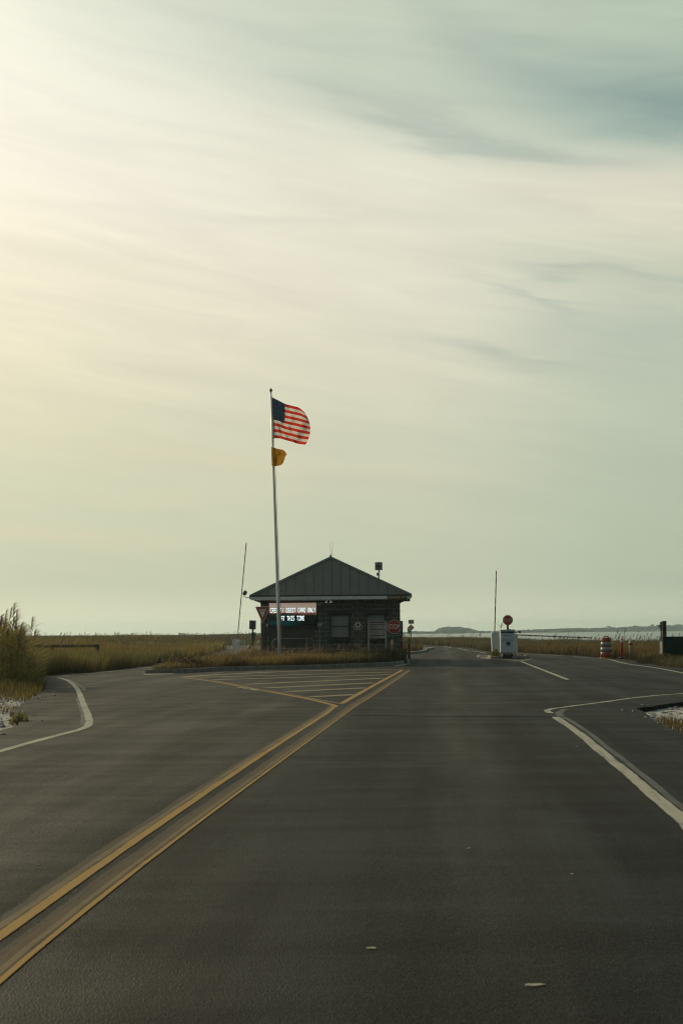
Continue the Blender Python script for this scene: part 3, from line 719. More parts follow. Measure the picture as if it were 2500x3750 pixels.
# ---- reeds on the left
def reed_mesh(h, seed, plume=True, leafy=True):
    rs = np.random.default_rng(seed); lean = rs.uniform(.02, .09)*h; dirn = rs.uniform(-.5, .7)
    pos = lambda t: np.array([math.cos(dirn)*lean*t*t, math.sin(dirn)*lean*t*t, h*t])
    stem = MB().tube([pos(t) for t in (0, .3, .6, .85, 1)], [.007, .007, .006, .004, .0025], 5)
    B_, Hh, Wd, Ln, Ld = [], [], [], [], []
    for k in range(int(9*h) if leafy else 3):
        t = rs.uniform(.15, .86); B_.append(pos(t)); Hh.append(rs.uniform(.25, .55)); Wd.append(rs.uniform(.016, .030)); Ln.append(rs.uniform(.7, 1.7)); Ld.append(rs.choice([0, math.pi])+rs.normal(0, .6))
    leaf = (B_, Hh, Wd, Ln, Ld)
    B_, Hh, Wd, Ln, Ld = [], [], [], [], []
    if plume:
        for k in range(64):
            t = rs.uniform(.84, 1.0); B_.append(pos(t)); Hh.append(rs.uniform(.10, .24)*(1.25-(t-.84)*4)); Wd.append(.009); Ln.append(rs.uniform(.5, 1.5)); Ld.append(rs.normal(0, .45))
    return stem, leaf, (B_, Hh, Wd, Ln, Ld)
def blade_set(name, L, c0, c1):
    B_, Hh, Wd, Ln, Ld = [np.array(q, float) for q in L]; n = len(Hh)
    return blades(name, B_, Hh, Wd, Ln, Ld, colmix(n, c0, [1]*len(c0)), colmix(n, c1, [1]*len(c1)), '', '')
M_STEM = mat('reed_stem', (.20, .19, .07), .6, trans=.3)
def reed(px, topy, Y, label, seed, group='tall reeds at the left edge'):
    b = W(px, 2400, Y); zb = float(hgt(b.x, b.y)); top = W(px, topy, Y).z
    t = thing('reed', label, 'reed', (b.x, b.y, zb), 0, group)
    s, lf, pl = reed_mesh(top-zb, seed)
    s.build('stem', M_STEM, t)
    link('leaves', blade_set('leaves', lf, [(.14, .14, .03)], [(.38, .36, .09), (.26, .30, .07), (.44, .32, .11)]), M_GRASS, t)
    link('plume', blade_set('plume', pl, [(.16, .12, .07)], [(.30, .22, .14), (.22, .15, .10)]), M_GRASS, t)
for px, ty, Y, lb in ((46, 2212, 33, 'tallest plumed reed at the far left clump'), (20, 2228, 33.4, 'tall plumed reed just left of the tallest one'), (56, 2236, 32.6, 'thick brown plumed reed close right of the tallest'),
                      (4, 2240, 33, 'plumed reed at the left picture edge'), (34, 2262, 32.4, 'shorter plumed reed below the tallest one'), (70, 2284, 33.2, 'plumed reed on the right shoulder of the clump'),
                      (84, 2294, 33.6, 'small plumed reed at right end of the clump'), (12, 2270, 32, 'low plumed reed near the left picture edge'), (50, 2276, 32, 'dense leafy reed in the middle of the clump'),
                      (107, 2265, 33.5, 'lone slender reed standing apart right of clump'), (116, 2312, 33.0, 'small short reed right of the lone reed')):
    reed(px, ty, Y, lb, int(px*7+ty))
# the reed mass
mes = []
for k in range(330):
    Y = rng.uniform(30.5, 38); px = rng.uniform(-90, 250) if k % 2 else rng.uniform(-90, 90)
    hmax = np.interp(px, [-90, 0, 60, 90, 130, 250], [2.1, 1.95, 1.7, 1.35, 1.15, 1.0]) * rng.uniform(.7, 1.0)
    b = W(px, 2400, Y)
    if inpoly(np.array([b.x]), np.array([b.y]), ASPH)[0]: continue
    if px > 130 and Y < 33.5: continue
    s, lf, pl = reed_mesh(hmax, k, plume=(k % 3 == 0) and px < 90); off = np.array([b.x, b.y, float(hgt(b.x, b.y))])
    s.bm.free()
    for L, c0, c1 in ((lf, [(.17, .17, .04), (.19, .12, .045)], [(.46, .42, .10), (.30, .34, .07), (.50, .34, .13)]), (pl, [(.14, .10, .06)], [(.26, .18, .12)])):
        if len(L[1]):
            L = ([p+off for p in L[0]], *L[1:]); mes.append(blade_set('r', L, c0, c1))
    st = ([off], [hmax], [.014], [.05], [0.]); mes.append(blade_set('r', st, [(.12, .10, .03)], [(.16, .15, .05)]))
tag(link('reed_bed', join_np(mes), M_GRASS), 'dense mass of green reeds at the left road edge', 'reeds', kind='stuff')
reed(1828, 2283, 70, 'thin single reed plume between gate cabinet and stop sign', 5, None)
reed(2252, 2312, 70, 'bent dark reed plume above the orange barrel', 77, None)
reed(2283, 2305, 74, 'thin dark reed above the orange marker post', 78, None)

# ---- shrubs
M_TWIG = mat('twig', (.06, .045, .03), .8)
def shrub(name, label, px, py, r, h, tips, nn=500, z=None, Y=None, leaf=(.03, .07)):
    b = G(px, py) if Y is None else W(px, py, Y)
    zb = float(hgt(b.x, b.y)) if z is None else z
    t = thing(name, label, 'bush', (b.x, b.y, zb))
    mb = MB()
    for k in range(7):
        a = random.random()*6.28; rr = r*.6*random.random()
        mb.tube([(0, 0, -.02), (rr*.4*math.cos(a), rr*.4*math.sin(a), h*.4), (rr*math.cos(a), rr*math.sin(a), h*.85)], [.014, .009, .004], 5)
    mb.build('branches', M_TWIG, t)
    u = rng.normal(size=(nn, 3)); u /= np.linalg.norm(u, axis=1)[:, None]; u[:, 2] = np.abs(u[:, 2])
    rad = rng.random(nn)**.4*(.75+.5*vn(u[:, 0]*3+px, u[:, 1]*3, 1.))
    B_ = np.stack([u[:, 0]*r*rad, u[:, 1]*r*rad, u[:, 2]*h*rad], 1)
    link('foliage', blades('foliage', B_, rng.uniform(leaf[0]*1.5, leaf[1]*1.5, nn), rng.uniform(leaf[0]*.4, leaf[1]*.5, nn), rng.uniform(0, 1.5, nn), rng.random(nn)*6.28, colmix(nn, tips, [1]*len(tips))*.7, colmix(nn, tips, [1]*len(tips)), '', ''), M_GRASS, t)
shrub('bush', 'dark green bush in front of the wooden barrier', 222, 2462, .45, .75, [(.06, .085, .025), (.05, .06, .02)], 1500, Y=44)
shrub('bush', 'low dark bush behind the island kerb near its middle', 1180, 2440, .45, .30, [(.05, .045, .022), (.04, .035, .018)], 900, z=.11, Y=47.6)
shrub('bush', 'low dark bush on the island under the notice board', 1315, 2432, .40, .32, [(.05, .045, .022), (.04, .04, .018)], 900, z=.11, Y=48.6)
shrub('bush', 'wide dark rusty bush at left end of island', 680, 2450, .9, .38, [(.07, .045, .022), (.05, .04, .018)], 1800, z=.11, Y=43.8)
shrub('bush', 'dark rusty bush on the island left of the yield sign post', 860, 2440, .6, .33, [(.07, .045, .022), (.05, .04, .018)], 1200, z=.11, Y=45.2)
shrub('weed', 'ragged green weed at right tip of the island kerb', 1474, 2431, .20, .26, [(.10, .10, .03), (.07, .06, .025)], 500, z=0.)
shrub('bush', 'dark bush below the green utility cabinet', 2400, 2430, .9, .45, [(.045, .04, .02), (.07, .05, .025)], 1800, Y=49.5)
shrub('bush', 'brown bush right of the cream bollard', 2345, 2415, .6, .4, [(.07, .05, .025), (.05, .045, .02)], 1200, Y=55)
shrub('weed', 'tuft of green weed at the left sand patch', 72, 2640, .16, .2, [(.20, .22, .05), (.26, .20, .07)], 150)
shrub('weed', 'weed clump by the gate cabinet base', 1812, 2400, .26, .36, [(.15, .16, .04), (.10, .11, .03)], 500, z=.09, Y=61.0)
# ------------------------------------------------------------------ the station
BY = 54.5
GABLE = mat('grey_metal_panel', (.25, .27, .255), .45, .3, var=.08, vscale=2)
ROOFM = mat('roof_trim_metal', (.22, .30, .29), .45, .3)
TRIM = mat('pale_trim', (.60, .68, .66), .5)
SOFF = mat('soffit', (.55, .52, .42), .7)
DARKM = mat('dark_frame', (.010, .013, .010), .5)
BLIND = mat('window_blind', (.33, .36, .345), .6)
BLOCK = mat_block()
bx = lambda px: (px-1210)*BY/F
bz0 = W(1210, 2318, BY)
STX = bz0.x
def bz(py): return W(1210, py, BY).z
st = thing('ranger_station', 'small dark block ranger station with grey metal gable roof', 'building', (STX, BY, 0))
wl, wr = bx(955), bx(1465); wt = bz(2197); DEP = 8.0
# wall with two window openings (front), other walls
win = [(1208, 1281), (1340, 1412)]; zt, zbm = bz(2250), bz(2338)
mb = MB(); T = .2
xs = [wl, bx(win[0][0]), bx(win[0][1]), bx(win[1][0]), bx(win[1][1]), wr]
for i in range(5):
    if i in (1, 3):
        mb.box(xs[i], xs[i+1], 0, T, .08, zbm); mb.box(xs[i], xs[i+1], 0, T, zt, wt)
    else: mb.box(xs[i], xs[i+1], 0, T, .08, wt)
mb.box(wl, wl+T, T, DEP-T, .08, wt); mb.box(wr-T, wr, T, DEP-T, .08, wt); mb.box(wl, wr, DEP-T, DEP, .08, wt)
mb.build('wall', BLOCK, st)
mb = MB(); mb.box(bx(982), bx(1151), -.022, -.001, .2, bz(2303)); mb.build('wall_panel', mat('dark_alcove_board', (.045, .05, .042), .8, bump=.3), st)
for k, (a, b) in enumerate(win):
    w = MB(); A0, B0 = bx(a), bx(b); fr = .06
    w.box(A0+.001, A0+fr, -.02, .12, zbm, zt); w.box(B0-fr, B0-.001, -.02, .12, zbm, zt)
    w.box(A0+fr, B0-fr, -.018, .118, zbm, zbm+fr); w.box(A0+fr, B0-fr, -.018, .118, zt-fr*.8, zt)
    zm = bz(2294); w.box(A0+fr, B0-fr, .03, .09, zm-.018, zm+.018)
    wo_ = w.build('window', DARKM, st)
    q = MB(); q.box(A0+fr, B0-fr, .10, .112, zbm+fr, zt-fr*.8); q.build('pane', mat('window_glass', (.10, .115, .11), .18, spec=.6), wo_)
    q = MB()
    nb = 26
    for j in range(nb):
        z = zbm+fr+(zt-zbm-fr*1.8)*(j+.5)/nb; q.box(A0+fr+.005, B0-fr-.005, .072, .096, z-.012, z+.012)
    q.build('blind', BLIND, wo_)
    q = MB(); q.box(A0-.10, B0+.07, -.10, -.003, zt, bz(2236), .01); q.build('lintel', DARKM, wo_)
    q = MB(); q.box(A0-.06, B0+.10, -.11, -.003, bz(2350), zbm, .01); q.build('sill', DARKM, wo_)
# gable, trim, roof
OV = .62       # front overhang
zE, zA = bz(2178), bz(2040); xL, xR, xA = bx(918), bx(1505), bx(1213)
mb = MB(); mb.prism([(xL+.12, zE-.02), (xR-.12, zE-.02), (xA, zA-.12)], -OV+.05, -OV+.09)
# battens on the gable, every 0.41 m
k = -8
while k < 9:
    x = xA+.02+k*.41
    zz = zA-.12-(abs(x-xA))*(zA-zE-.1)/((xR-xL)/2-.12)
    if zz > zE+.02: mb.box(x-.014, x+.014, -OV+.022, -OV+.051, zE-.02, zz)
    k += 1
mb.build('gable_panel', GABLE, st)
mb = MB(); k = -8
while k < 9:
    x = xA+.02+k*.41; zz = zA-.13-(abs(x-xA))*(zA-zE-.1)/((xR-xL)/2-.12)
    if zz > zE+.04: MB().box(x+.015, x+.032, -OV+.043, -OV+.0495, zE-.01, zz).build('panel_joint', mat('panel_joint', (.05, .055, .05), .6), st)
    k += 1
mb = MB(); mb.box(xL+.05, xR-.05, -OV+.03, -OV+.12, zE-.09, zE-.022); mb.build('drip_strip', mat('dark_drip', (.035, .038, .033), .6), st)
mb = MB(); mb.box(bx(923), bx(1500), -OV, -OV+.10, bz(2197), zE-.092, .006); mb.build('trim_board', TRIM, st)
mb = MB(); mb.box(bx(935), bx(1490), -OV+.10, DEP+.3, bz(2199), bz(2197)+.01)
mb.prism([(bx(925), bz(2190)), (wl+.02, bz(2206)), (wl+.02, bz(2196)), (bx(925), bz(2187))], -OV+.11, DEP)
mb.build('soffit', SOFF, st)
# roof slabs
mb = MB()
th = .085
for sx, xe in ((-1, xL), (1, xR)):
    pr = [(xe, zE), (xA, zA), (xA, zA-th), (xe, zE-th)]
    mb.prism(pr, -OV-.03, DEP+.5)
mb.build('roof', ROOFM, st)
mb = MB()
for sx, xe in ((-1, xL), (1, xR)):
    for j in range(1, 21):
        y = -OV+j*.42; d = Vector((xA-xe, 0, zA-zE)); 
        a = Vector((xe, y, zE+.015)); b = Vector((xA, y, zA+.015)); mb.tube([a, b], .014, 4)
mb.tube([(xA, -OV-.04, zA+.01), (xA, DEP+.5, zA+.01)], .05, 8)
mb.build('roof_seams', ROOFM, st)
# gutters at the side eaves
mb = MB(); mb.box(xL-.01, xL+.09, -OV+.02, DEP+.4, zE-.17, zE-.09); mb.build('gutter', ROOFM, st); mb = MB(); mb.box(xR-.09, xR+.01, -OV+.02, DEP+.4, zE-.17, zE-.09); mb.build('gutter', ROOFM, st)
# right eave brackets
mb = MB(); mb.box(bx(1478), bx(1500), -OV+.15, -OV+.5, bz(2205), bz(2190), .02); mb.tube([(bx(1483), -OV+.3, bz(2196)), (bx(1483), -OV+.3, bz(2202))], .07, 10); mb.build('eave_bracket', mat('rusty_bracket', (.10, .09, .07), .7), st)

# clearance sign
s = W(1453, 2187.5, BY-OV-.02)
t = thing('clearance_sign', 'brown clearance height sign at right end of eave trim', 'sign', (s.x, s.y, s.z))
mb = MB(); mb.box(-.44, .44, -.02, .0, -.085, .085, .004); mb.build('panel', mat('brown_sign', (.045, .032, .018), .6), t)
link('lettering', text_mesh('CLEARANCE  9\'-2"', .80, .085, .003, .01, (-.01, -.0205, 0)), mat('sign_tan_letters', (.8, .66, .42), .6), t)

# message board
SCR_W, SCR_H = 172*BY/F, 84*BY/F
s = W(1072, 2250, BY-.14)
def mat_screen():
    m = bpy.data.materials.new('led_picture'); m.use_nodes = True; nt = m.node_tree; nt.nodes.clear(); q = NG(nt)
    tcx = q.node('ShaderNodeTexCoord'); x, y, z = q.sep(tcx.outputs['Object'])
    n = q.noise(q.comb(q.m('MULTIPLY', x, 2.), 0., q.m('MULTIPLY', z, 9.)), 1.5, 6, .6, .5)
    v = q.m('ADD', q.m('DIVIDE', z, SCR_H), .5)
    v = q.m('ADD', v, q.m('MULTIPLY', q.m('SUBTRACT', n, .5), .12))
    top = q.ramp(v, [(0, srgb(8, 40, 40)), (.16, srgb(20, 70, 70)), (.26, srgb(14, 18, 14)), (.42, srgb(28, 34, 24)), (.50, srgb(25, 60, 58)), (.545, srgb(20, 24, 22)), (.56, srgb(232, 150, 115)), (.70, srgb(220, 182, 158)), (.88, srgb(205, 190, 172)), (1, srgb(205, 165, 155))])
    bot = q.ramp(v, [(0, srgb(5, 9, 8)), (.45, srgb(22, 28, 18)), (.5, srgb(120, 72, 66)), (.56, srgb(150, 90, 80)), (.57, srgb(195, 150, 130)), (.8, srgb(208, 188, 160)), (1, srgb(195, 165, 145))])
    c = q.mix(q.rng(x, -.3, .6), top, bot)
    st_ = q.m('SINE', q.m('MULTIPLY', x, 160.))
    c = q.mix(1.0, c, q.rng(st_, -1., 1., .7, 1.05, False), 'MULTIPLY')
    e = q.node('ShaderNodeEmission'); q.put(e.inputs[0], c); e.inputs[1].default_value = .55
    o = q.node('ShaderNodeOutputMaterial'); q.l.new(e.outputs[0], o.inputs[0]); return m
t = thing('message_board', 'lit electronic message board with white lettering over a sunset picture', 'message board', (s.x, s.y, s.z))
mb = MB(); mb.box(-SCR_W/2-.03, SCR_W/2+.03, .012, .135, -SCR_H/2-.10, SCR_H/2+.025, .008); mb.build('housing', mat('black_housing', (.012, .012, .012), .5), t)
mb = MB(); mb.box(-SCR_W/2, SCR_W/2, .0, .011, -SCR_H/2, SCR_H/2); mb.build('screen', mat_screen(), t)
FONT = {'A': '01110 10001 10001 11111 10001 10001 10001', 'B': '11110 10001 10001 11110 10001 10001 11110', 'C': '01111 10000 10000 10000 10000 10000 01111',
 'D': '11110 10001 10001 10001 10001 10001 11110', 'E': '11111 10000 10000 11110 10000 10000 11111', 'H': '10001 10001 10001 11111 10001 10001 10001',
 'I': '11111 00100 00100 00100 00100 00100 11111', 'L': '10000 10000 10000 10000 10000 10000 11111', 'M': '10001 11011 10101 10101 10001 10001 10001',
 'N': '10001 11001 11001 10101 10011 10011 10001', 'O': '01110 10001 10001 10001 10001 10001 01110', 'R': '11110 10001 10001 11110 10100 10010 10001',
 'S': '01111 10000 10000 01110 00001 00001 11110', 'T': '11111 00100 00100 00100 00100 00100 00100', 'Y': '10001 10001 01010 00100 00100 00100 00100', '/': '00001 00010 00010 00100 01000 01000 10000', ' ': ''}
def led(text, x0, zc, cw, h, e=0., y0=-.006, y1=-.0035):
    mb = MB(); pw = cw/6.6; ph = h/7
    for i, ch in enumerate(text):
        rows = FONT[ch].split()
        for r_, row in enumerate(rows):
            j = 0
            while j < 5:
                if row[j] == '1':
                    j1 = j
                    while j1+1 < 5 and row[j1+1] == '1': j1 += 1
                    xa = x0+i*cw+j*pw; mb.box(xa-e, xa+(j1-j+1.05)*pw+e, y0, y1, zc+h/2-(r_+1)*ph-e, zc+h/2-r_*ph+e); j = j1
                j += 1
    return mb
LEDW = mat('led_white', (.8, .9, .9), .5, var=.02, emit=(.85, 1., 1.), estr=1.5)
kx = BY/F
LEDK = mat('led_outline', (.02, .03, .035), .6)
led('CREDIT/ DEBIT CARD ONLY', (990-1072)*kx, (2250-2234.5)*kx, 7.22*kx, 17*kx, .012, -.0028, -.001).build('letter_outline', LEDK, t)
led('AT THIS TIME', (1029-1072)*kx, (2250-2264)*kx, 7.22*kx, 17*kx, .012, -.0028, -.001).build('letter_outline', LEDK, t)
led('CREDIT/ DEBIT CARD ONLY', (990-1072)*kx, (2250-2234.5)*kx, 7.22*kx, 17*kx).build('lettering', LEDW, t)
led('AT THIS TIME', (1029-1072)*kx, (2250-2264)*kx, 7.22*kx, 17*kx).build('lettering', LEDW, t)

# emblem
s = W(1310, 2291, BY-.03)
t = thing('shield_emblem', 'rounded triangle emblem sign between the two windows', 'sign', (s.x, s.y, s.z))
def reul(r, n=14):
    V3 = [(r*math.sin(R(a)), r*math.cos(R(a))) for a in (0, 120, 240)]; out = []
    sd = r*math.sqrt(3)
    for i in range(3):
        c = V3[(i+2) % 3]; a = V3[i]; b = V3[(i+1) % 3]
        a0 = math.atan2(a[1]-c[1], a[0]-c[0]); a1 = math.atan2(b[1]-c[1], b[0]-c[0])
        while a1-a0 > math.pi: a1 -= 2*math.pi
        while a1-a0 < -math.pi: a1 += 2*math.pi
        rr = sd
        for k in range(n): aa = a0+(a1-a0)*k/n; out.append((c[0]+rr*math.cos(aa), c[1]+rr*math.sin(aa)))
    return out
kk = 1.0
WHS = mat('sign_white', (.62, .62, .60), .45, var=.06); BRN = mat('sign_maroon', (.14, .055, .045), .5)
BLK = mat('sign_black', (.015, .015, .015), .5)
MB().prism([(x*1.0, z*.98-.03) for x, z in reul(.235)], -.012, 0).build('border', WHS, t)
MB().prism([(x, z-.03) for x, z in reul(.205)], -.016, -.0125).build('panel', BRN, t)
MB().prism([(.125*math.sin(a/24*6.2832), .012+.125*math.cos(a/24*6.2832)) for a in range(24)], -.020, -.0165).build('disc', WHS, t)
MB().prism([(-.055, .085), (0, .105), (.055, .085), (.068, .02), (.045, -.03), (.03, -.065), (.0, -.10), (-.03, -.065), (-.05, -.02), (-.068, .03)], -.024, -.0205).build('head_mark', mat('sign_brownish', (.06, .045, .04), .5), t)
MB().prism([(-.022, -.028), (.022, -.028), (.012, -.055), (-.012, -.055)], -.028, -.0245).build('beak_mark', WHS, t)
link('lettering', text_mesh('US FEE AREA', .26, .04, .003, .01, (0, -.0165, -.142)), WHS, t)

# electrical boxes, conduit, floodlights
GREYP = mat('grey_fitting', (.40, .42, .40), .5)
def ebox(px, py, w, h, label):
    s = W(px, py, BY-.06); t = thing('junction_box', label, 'electrical box', (s.x, s.y, s.z), group='junction boxes on the station wall')
    MB().box(-w/2, w/2, 0, .06, -h/2, h/2, .006).build('box', GREYP, t)
    MB().box(w*.28, w*.72, -.02, .03, h*.25, h*.62, .004).build('bracket', GREYP, t)
ebox(1169, 2212, .20, .13, 'grey junction box at upper right of message board')
ebox(1170, 2288, .22, .13, 'grey junction box at lower right of message board')
ebox(973, 2290, .21, .12, 'grey junction box at lower left of message board')
s = W(1170, 2300, BY-.03)
o = MB().tube([(0, 0, W(1170, 2214, BY).z-s.z), (0, 0, .1-s.z)], .013, 8).build('conduit_pipe', GREYP); o.location = s
tag(o, 'thin vertical conduit pipe on wall right of message board', 'pipe')
s = W(1203, 2199, BY-.60)
t = thing('twin_floodlight', 'twin floodlight with two bell heads under the eave', 'floodlight', (s.x, s.y, s.z))
LAMPM = mat('lamp_shell', (.8, .82, .76), .4)
for sg in (-1, 1):
    q = MB(); q.lathe([(.02, 0), (.035, -.02), (.045, -.06), (.085, -.11), (.09, -.115), (.02, -.10)], 14)
    q.xf(Matrix.Translation((sg*.085, 0, .0)) @ Matrix.Rotation(R(-14*sg), 4, 'Y')); q.build('lamp_head', LAMPM, t, True)
MB().tube([(-.085, 0, .0), (0, .0, .03), (.085, 0, .0)], .012, 8).tube([(0, 0, .03), (0, .55, .03)], .012, 8).build('bracket', LAMPM, t)
# lamp on arm at the left eave
s = W(922, 2188, BY-.4)
t = thing('arm_lamp', 'round headed lamp on a curved arm off left eave', 'lamp', (s.x, s.y, s.z))
k = BY/F
MB().tube([(0, 0, 0), (-16*k, 0, 0), (-24*k, 0, 1*k), (-29*k, 0, 5*k), (-29*k, 0, 10*k)], .013, 8).build('arm', mat('arm_metal', (.12, .12, .11), .5), t, True)
q = MB(); q.lathe([(.02, -.11), (.07, -.10), (.095, -.04), (.095, .03), (.07, .09), (.02, .11)], 16); q.xf(Matrix.Translation((-25*k, 0, 17*k)) @ Matrix.Rotation(R(25), 4, 'Y')); q.build('lamp_head', mat('lamp_dark', (.05, .05, .045), .5), t, True)
# tap on right wall
s = W(1466, 2238, BY-.02); t = thing('wall_tap', 'tiny hooked fitting on right corner of station wall', 'fitting', (s.x, s.y, s.z))
MB().tube([(0, 0, 0), (.05, 0, 0), (.05, 0, -.04)], .008, 6).tube([(.03, 0, .02), (.07, 0, .02)], .006, 6).build('hook', GREYP, t)
# antennas
for px0, py0, px1, py1, lb in ((1208, 1986, 1211, 2037, 'thin whip antenna leaning left on roof peak'), (1220, 1983, 1213, 2037, 'thin whip antenna leaning right on roof peak')):
    a = W(px1, py1, BY-.3); b = W(px0, py0, BY-.3)
    t = thing('antenna', lb, 'antenna', a, group='whip antennas on roof peak')
    MB().tube([(0, 0, 0), b-a], [.007, .004], 6).build('whip', mat('antenna_metal', (.10, .10, .09), .5), t)
    MB().tube([(0, 0, -.06), (0, 0, .05)], .022, 8).build('mount', DARKM, t)
# panel on a pole behind the roof
s = W(1386, 2115, 60); z0 = 0
t = thing('panel_antenna', 'square grey panel on a pole behind right roof slope', 'antenna', (s.x, 60, 0))
k = 60/F; zc = W(1387, 2074, 60).z
MB().box(-13.5*k, 13.5*k, -.12, -.07, zc-14.5*k, zc+14.5*k, .01).build('panel', mat('panel_grey', (.20, .21, .19), .5), t)
MB().box(-13*k, 13*k, -.135, -.121, zc-.02, zc+.02).box(-.02, .02, -.135, -.121, zc-14*k, zc+14*k).build('brace', DARKM, t)
MB().tube([(0, 0, .1), (0, 0, zc+16*k)], .035, 10).build('pole', mat('galv', (.16, .165, .16), .5, .4), t)
MB().box(-.10, -.03, -.1, 0, zc-34*k, zc-24*k, .01).build('radio_box', DARKM, t)
MB().tube([(.03, -.08, zc-14*k), (.09, -.08, zc-20*k), (.07, -.06, zc-34*k)], .008, 6).build('cable', DARKM, t)

# ------------------------------------------------------------------ flagpole and flags
FY = 50.5
a = W(1024.5, 2400, FY); b = W(992, 1437, FY)
a = Vector((a.x+.012, FY, .10)); 
t = thing('flagpole', 'tall slightly leaning white flagpole in the island grass', 'flagpole', a)
d = b-a
POLE = mat('pole_white', (.80, .82, .80), .35, var=.10, vscale=2)
MB().tube([Vector((0, 0, 0))+d*q_ for q_ in (0, .25, .5, .75, 1)], [.074, .068, .058, .045, .032], 20).build('shaft', POLE, t, True)
q = MB(); q.lathe([(.02, -.02), (.035, 0), (.035, .02), (.05, .05), (.075, .085), (.06, .12), (.02, .165), (.004, .19)], 16); q.xf(Matrix.Translation(d)); q.build('finial', mat('bronze_finial', (.22, .15, .08), .4, .5), t, True)
MB().tube([Vector((.085, -.02, 1.0)), d*.35+Vector((.09, -.02, 0)), d*.7+Vector((.075, -.02, 0)), d*.985+Vector((.05, -.02, 0))], .009, 6).build('halyard', mat('rope', (.35, .33, .28), .8), t)
q = MB(); q.box(.06, .10, -.10, -.05, 3.0, 3.08, .01); q.tube([(.05, -.08, .95), (.12, -.08, 1.12)], .012, 6); q.build('cleat', DARKM, t)
q = MB(); q.lathe([(.13, 0), (.13, .03), (.085, .06)], 20); q.build('base_collar', POLE, t)

def cat1(xs, ys, s): return float(np.interp(s, xs, ys))
from functools import partial
def flag_surface(top, bot, bulge, ymap, M, N):
    """grid of points from outline curves given in picture points at depth FY"""
    S = np.linspace(0, 1, M+1); out = np.zeros((N+1, M+1, 3)); ks = np.linspace(0, 1, len(top))
    # smooth the control curve
    def sp(arr, s):
        arr = np.array(arr, float); n = len(arr)-1; i = min(int(s*n), n-1); f = s*n-i
        p0, p1, p2, p3 = arr[max(i-1, 0)], arr[i], arr[i+1], arr[min(i+2, n)]
        return .5*(2*p1+(p2-p0)*f+(2*p0-5*p1+4*p2-p3)*f*f+(3*p1-p0-3*p2+p3)*f**3)
    for j, s in enumerate(S):
        tp = sp(top, s); bt = sp(bot, s); bu = np.interp(s, ks, bulge)
        for i in range(N+1):
            v = i/N; p = tp*(1-v)+bt*v; x = p[0]+bu*math.sin(math.pi*v)**.8
            y = p[1]; dy_ = ymap(s, v)
            w_ = W(960+x/6.92, 1400+y/6.92, FY+dy_); out[i, j] = w_[:]
    return out
M_, N_ = 80, 52
def us_y(s, v): return -.08-.9*(1-math.cos(min(s, 1)*1.35))*0+.10*math.sin(s*9+v*3.0)*s+.05*math.sin(s*21+v*7)*s**.5+.9*max(0, s-.62)**1.3+.025*math.sin(s*33-v*13)
gs = flag_surface([(252, 380), (415, 462), (580, 545), (750, 592), (925, 640), (1045, 735)], [(296, 1420), (450, 1425), (600, 1468), (760, 1510), (920, 1562), (1090, 1580)], [0, -8, -18, 10, 60, 150], us_y, M_, N_)
org = Vector(gs[0, 0])
t = thing('american_flag', 'american flag with red and white stripes blowing right from flagpole', 'flag', org)
RED = mat('flag_red', (.55, .032, .018), .75, trans=.65, var=.18, vscale=5, spec=.1); WHI = mat('flag_white', (.72, .70, .64), .75, trans=.55, var=.08, spec=.1); BLU = mat('flag_blue', (.012, .032, .09), .75, trans=.4, spec=.1)
def cloth(name, gsurf, matfun, mats, parent):
    n1, m1 = gsurf.shape[:2]; V_ = (gsurf.reshape(-1, 3)-np.array(org_)); id_ = np.arange(n1*m1).reshape(n1, m1)
    Q = np.stack([id_[:-1, :-1].ravel(), id_[1:, :-1].ravel(), id_[1:, 1:].ravel(), id_[:-1, 1:].ravel()], 1)
    me = mesh_np(name, V_, [Q]); mi = np.array([matfun(i, j) for i in range(n1-1) for j in range(m1-1)], np.int32)
    for q in mats: me.materials.append(q)
    me.polygons.foreach_set('material_index', mi); me.polygons.foreach_set('use_smooth', [True]*len(me.polygons)); me.update()
    o = bpy.data.objects.new(name, me); COL.objects.link(o); o.parent = parent; return o
org_ = org
cloth('stripes', gs[:, :], lambda i, j: (0 if (i//4) % 2 == 0 else 1) if not (i < 28 and j < 32) else 2, [RED, WHI, BLU], t)
mb = MB()
for side in (-.008, .008):
    for r_ in range(9):
        for c_ in range(6 if r_ % 2 == 0 else 5):
            i = (r_+1)*2.8; j = (2*c_+1+(r_ % 2))*32/12
            i0, j0 = int(i), int(j); p = Vector(gs[i0, j0])-org
            ex = (Vector(gs[i0, j0+1])-Vector(gs[i0, j0])).normalized(); ez = (Vector(gs[i0, j0])-Vector(gs[i0+1, j0])).normalized()
            nn_ = ex.cross(ez).normalized()
            vs = [mb.bm.verts.new(p+nn_*side+(ex*math.sin(k*math.pi/5)+ez*math.cos(k*math.pi/5))*(.045 if k % 2 == 0 else .018)) for k in range(10)]
            mb.bm.faces.new(vs)
mb.build('stars', mat('star_white', (.45, .48, .50), .8, trans=.4), t)
mb = MB(); mb.tube([Vector(gs[i, 0])-org+Vector((-.012, 0, 0)) for i in range(0, 53, 4)], .014, 6); mb.build('heading', WHI, t)
def y2(s, v): return -.10+.05*math.sin(s*7+v*4)*s+.03*math.sin(s*14-v*9)+.5*max(0, s-.6)**1.5
gs2 = flag_surface([(238, 1640), (330, 1668), (430, 1692), (520, 1712), (575, 1750), (625, 1828)], [(250, 2112), (300, 2124), (380, 2118), (450, 2105), (500, 2080), (530, 2040)], [0, 0, 6, 20, 38, -20], y2, 40, 30)
org_ = Vector(gs2[0, 0])
t = thing('yellow_flag', 'small plain amber flag flying below the american flag', 'flag', org_)
cloth('cloth', gs2, lambda i, j: 0, [mat('flag_amber', (.42, .20, .010), .75, trans=.5, var=.3, vscale=4, spec=.1)], t)
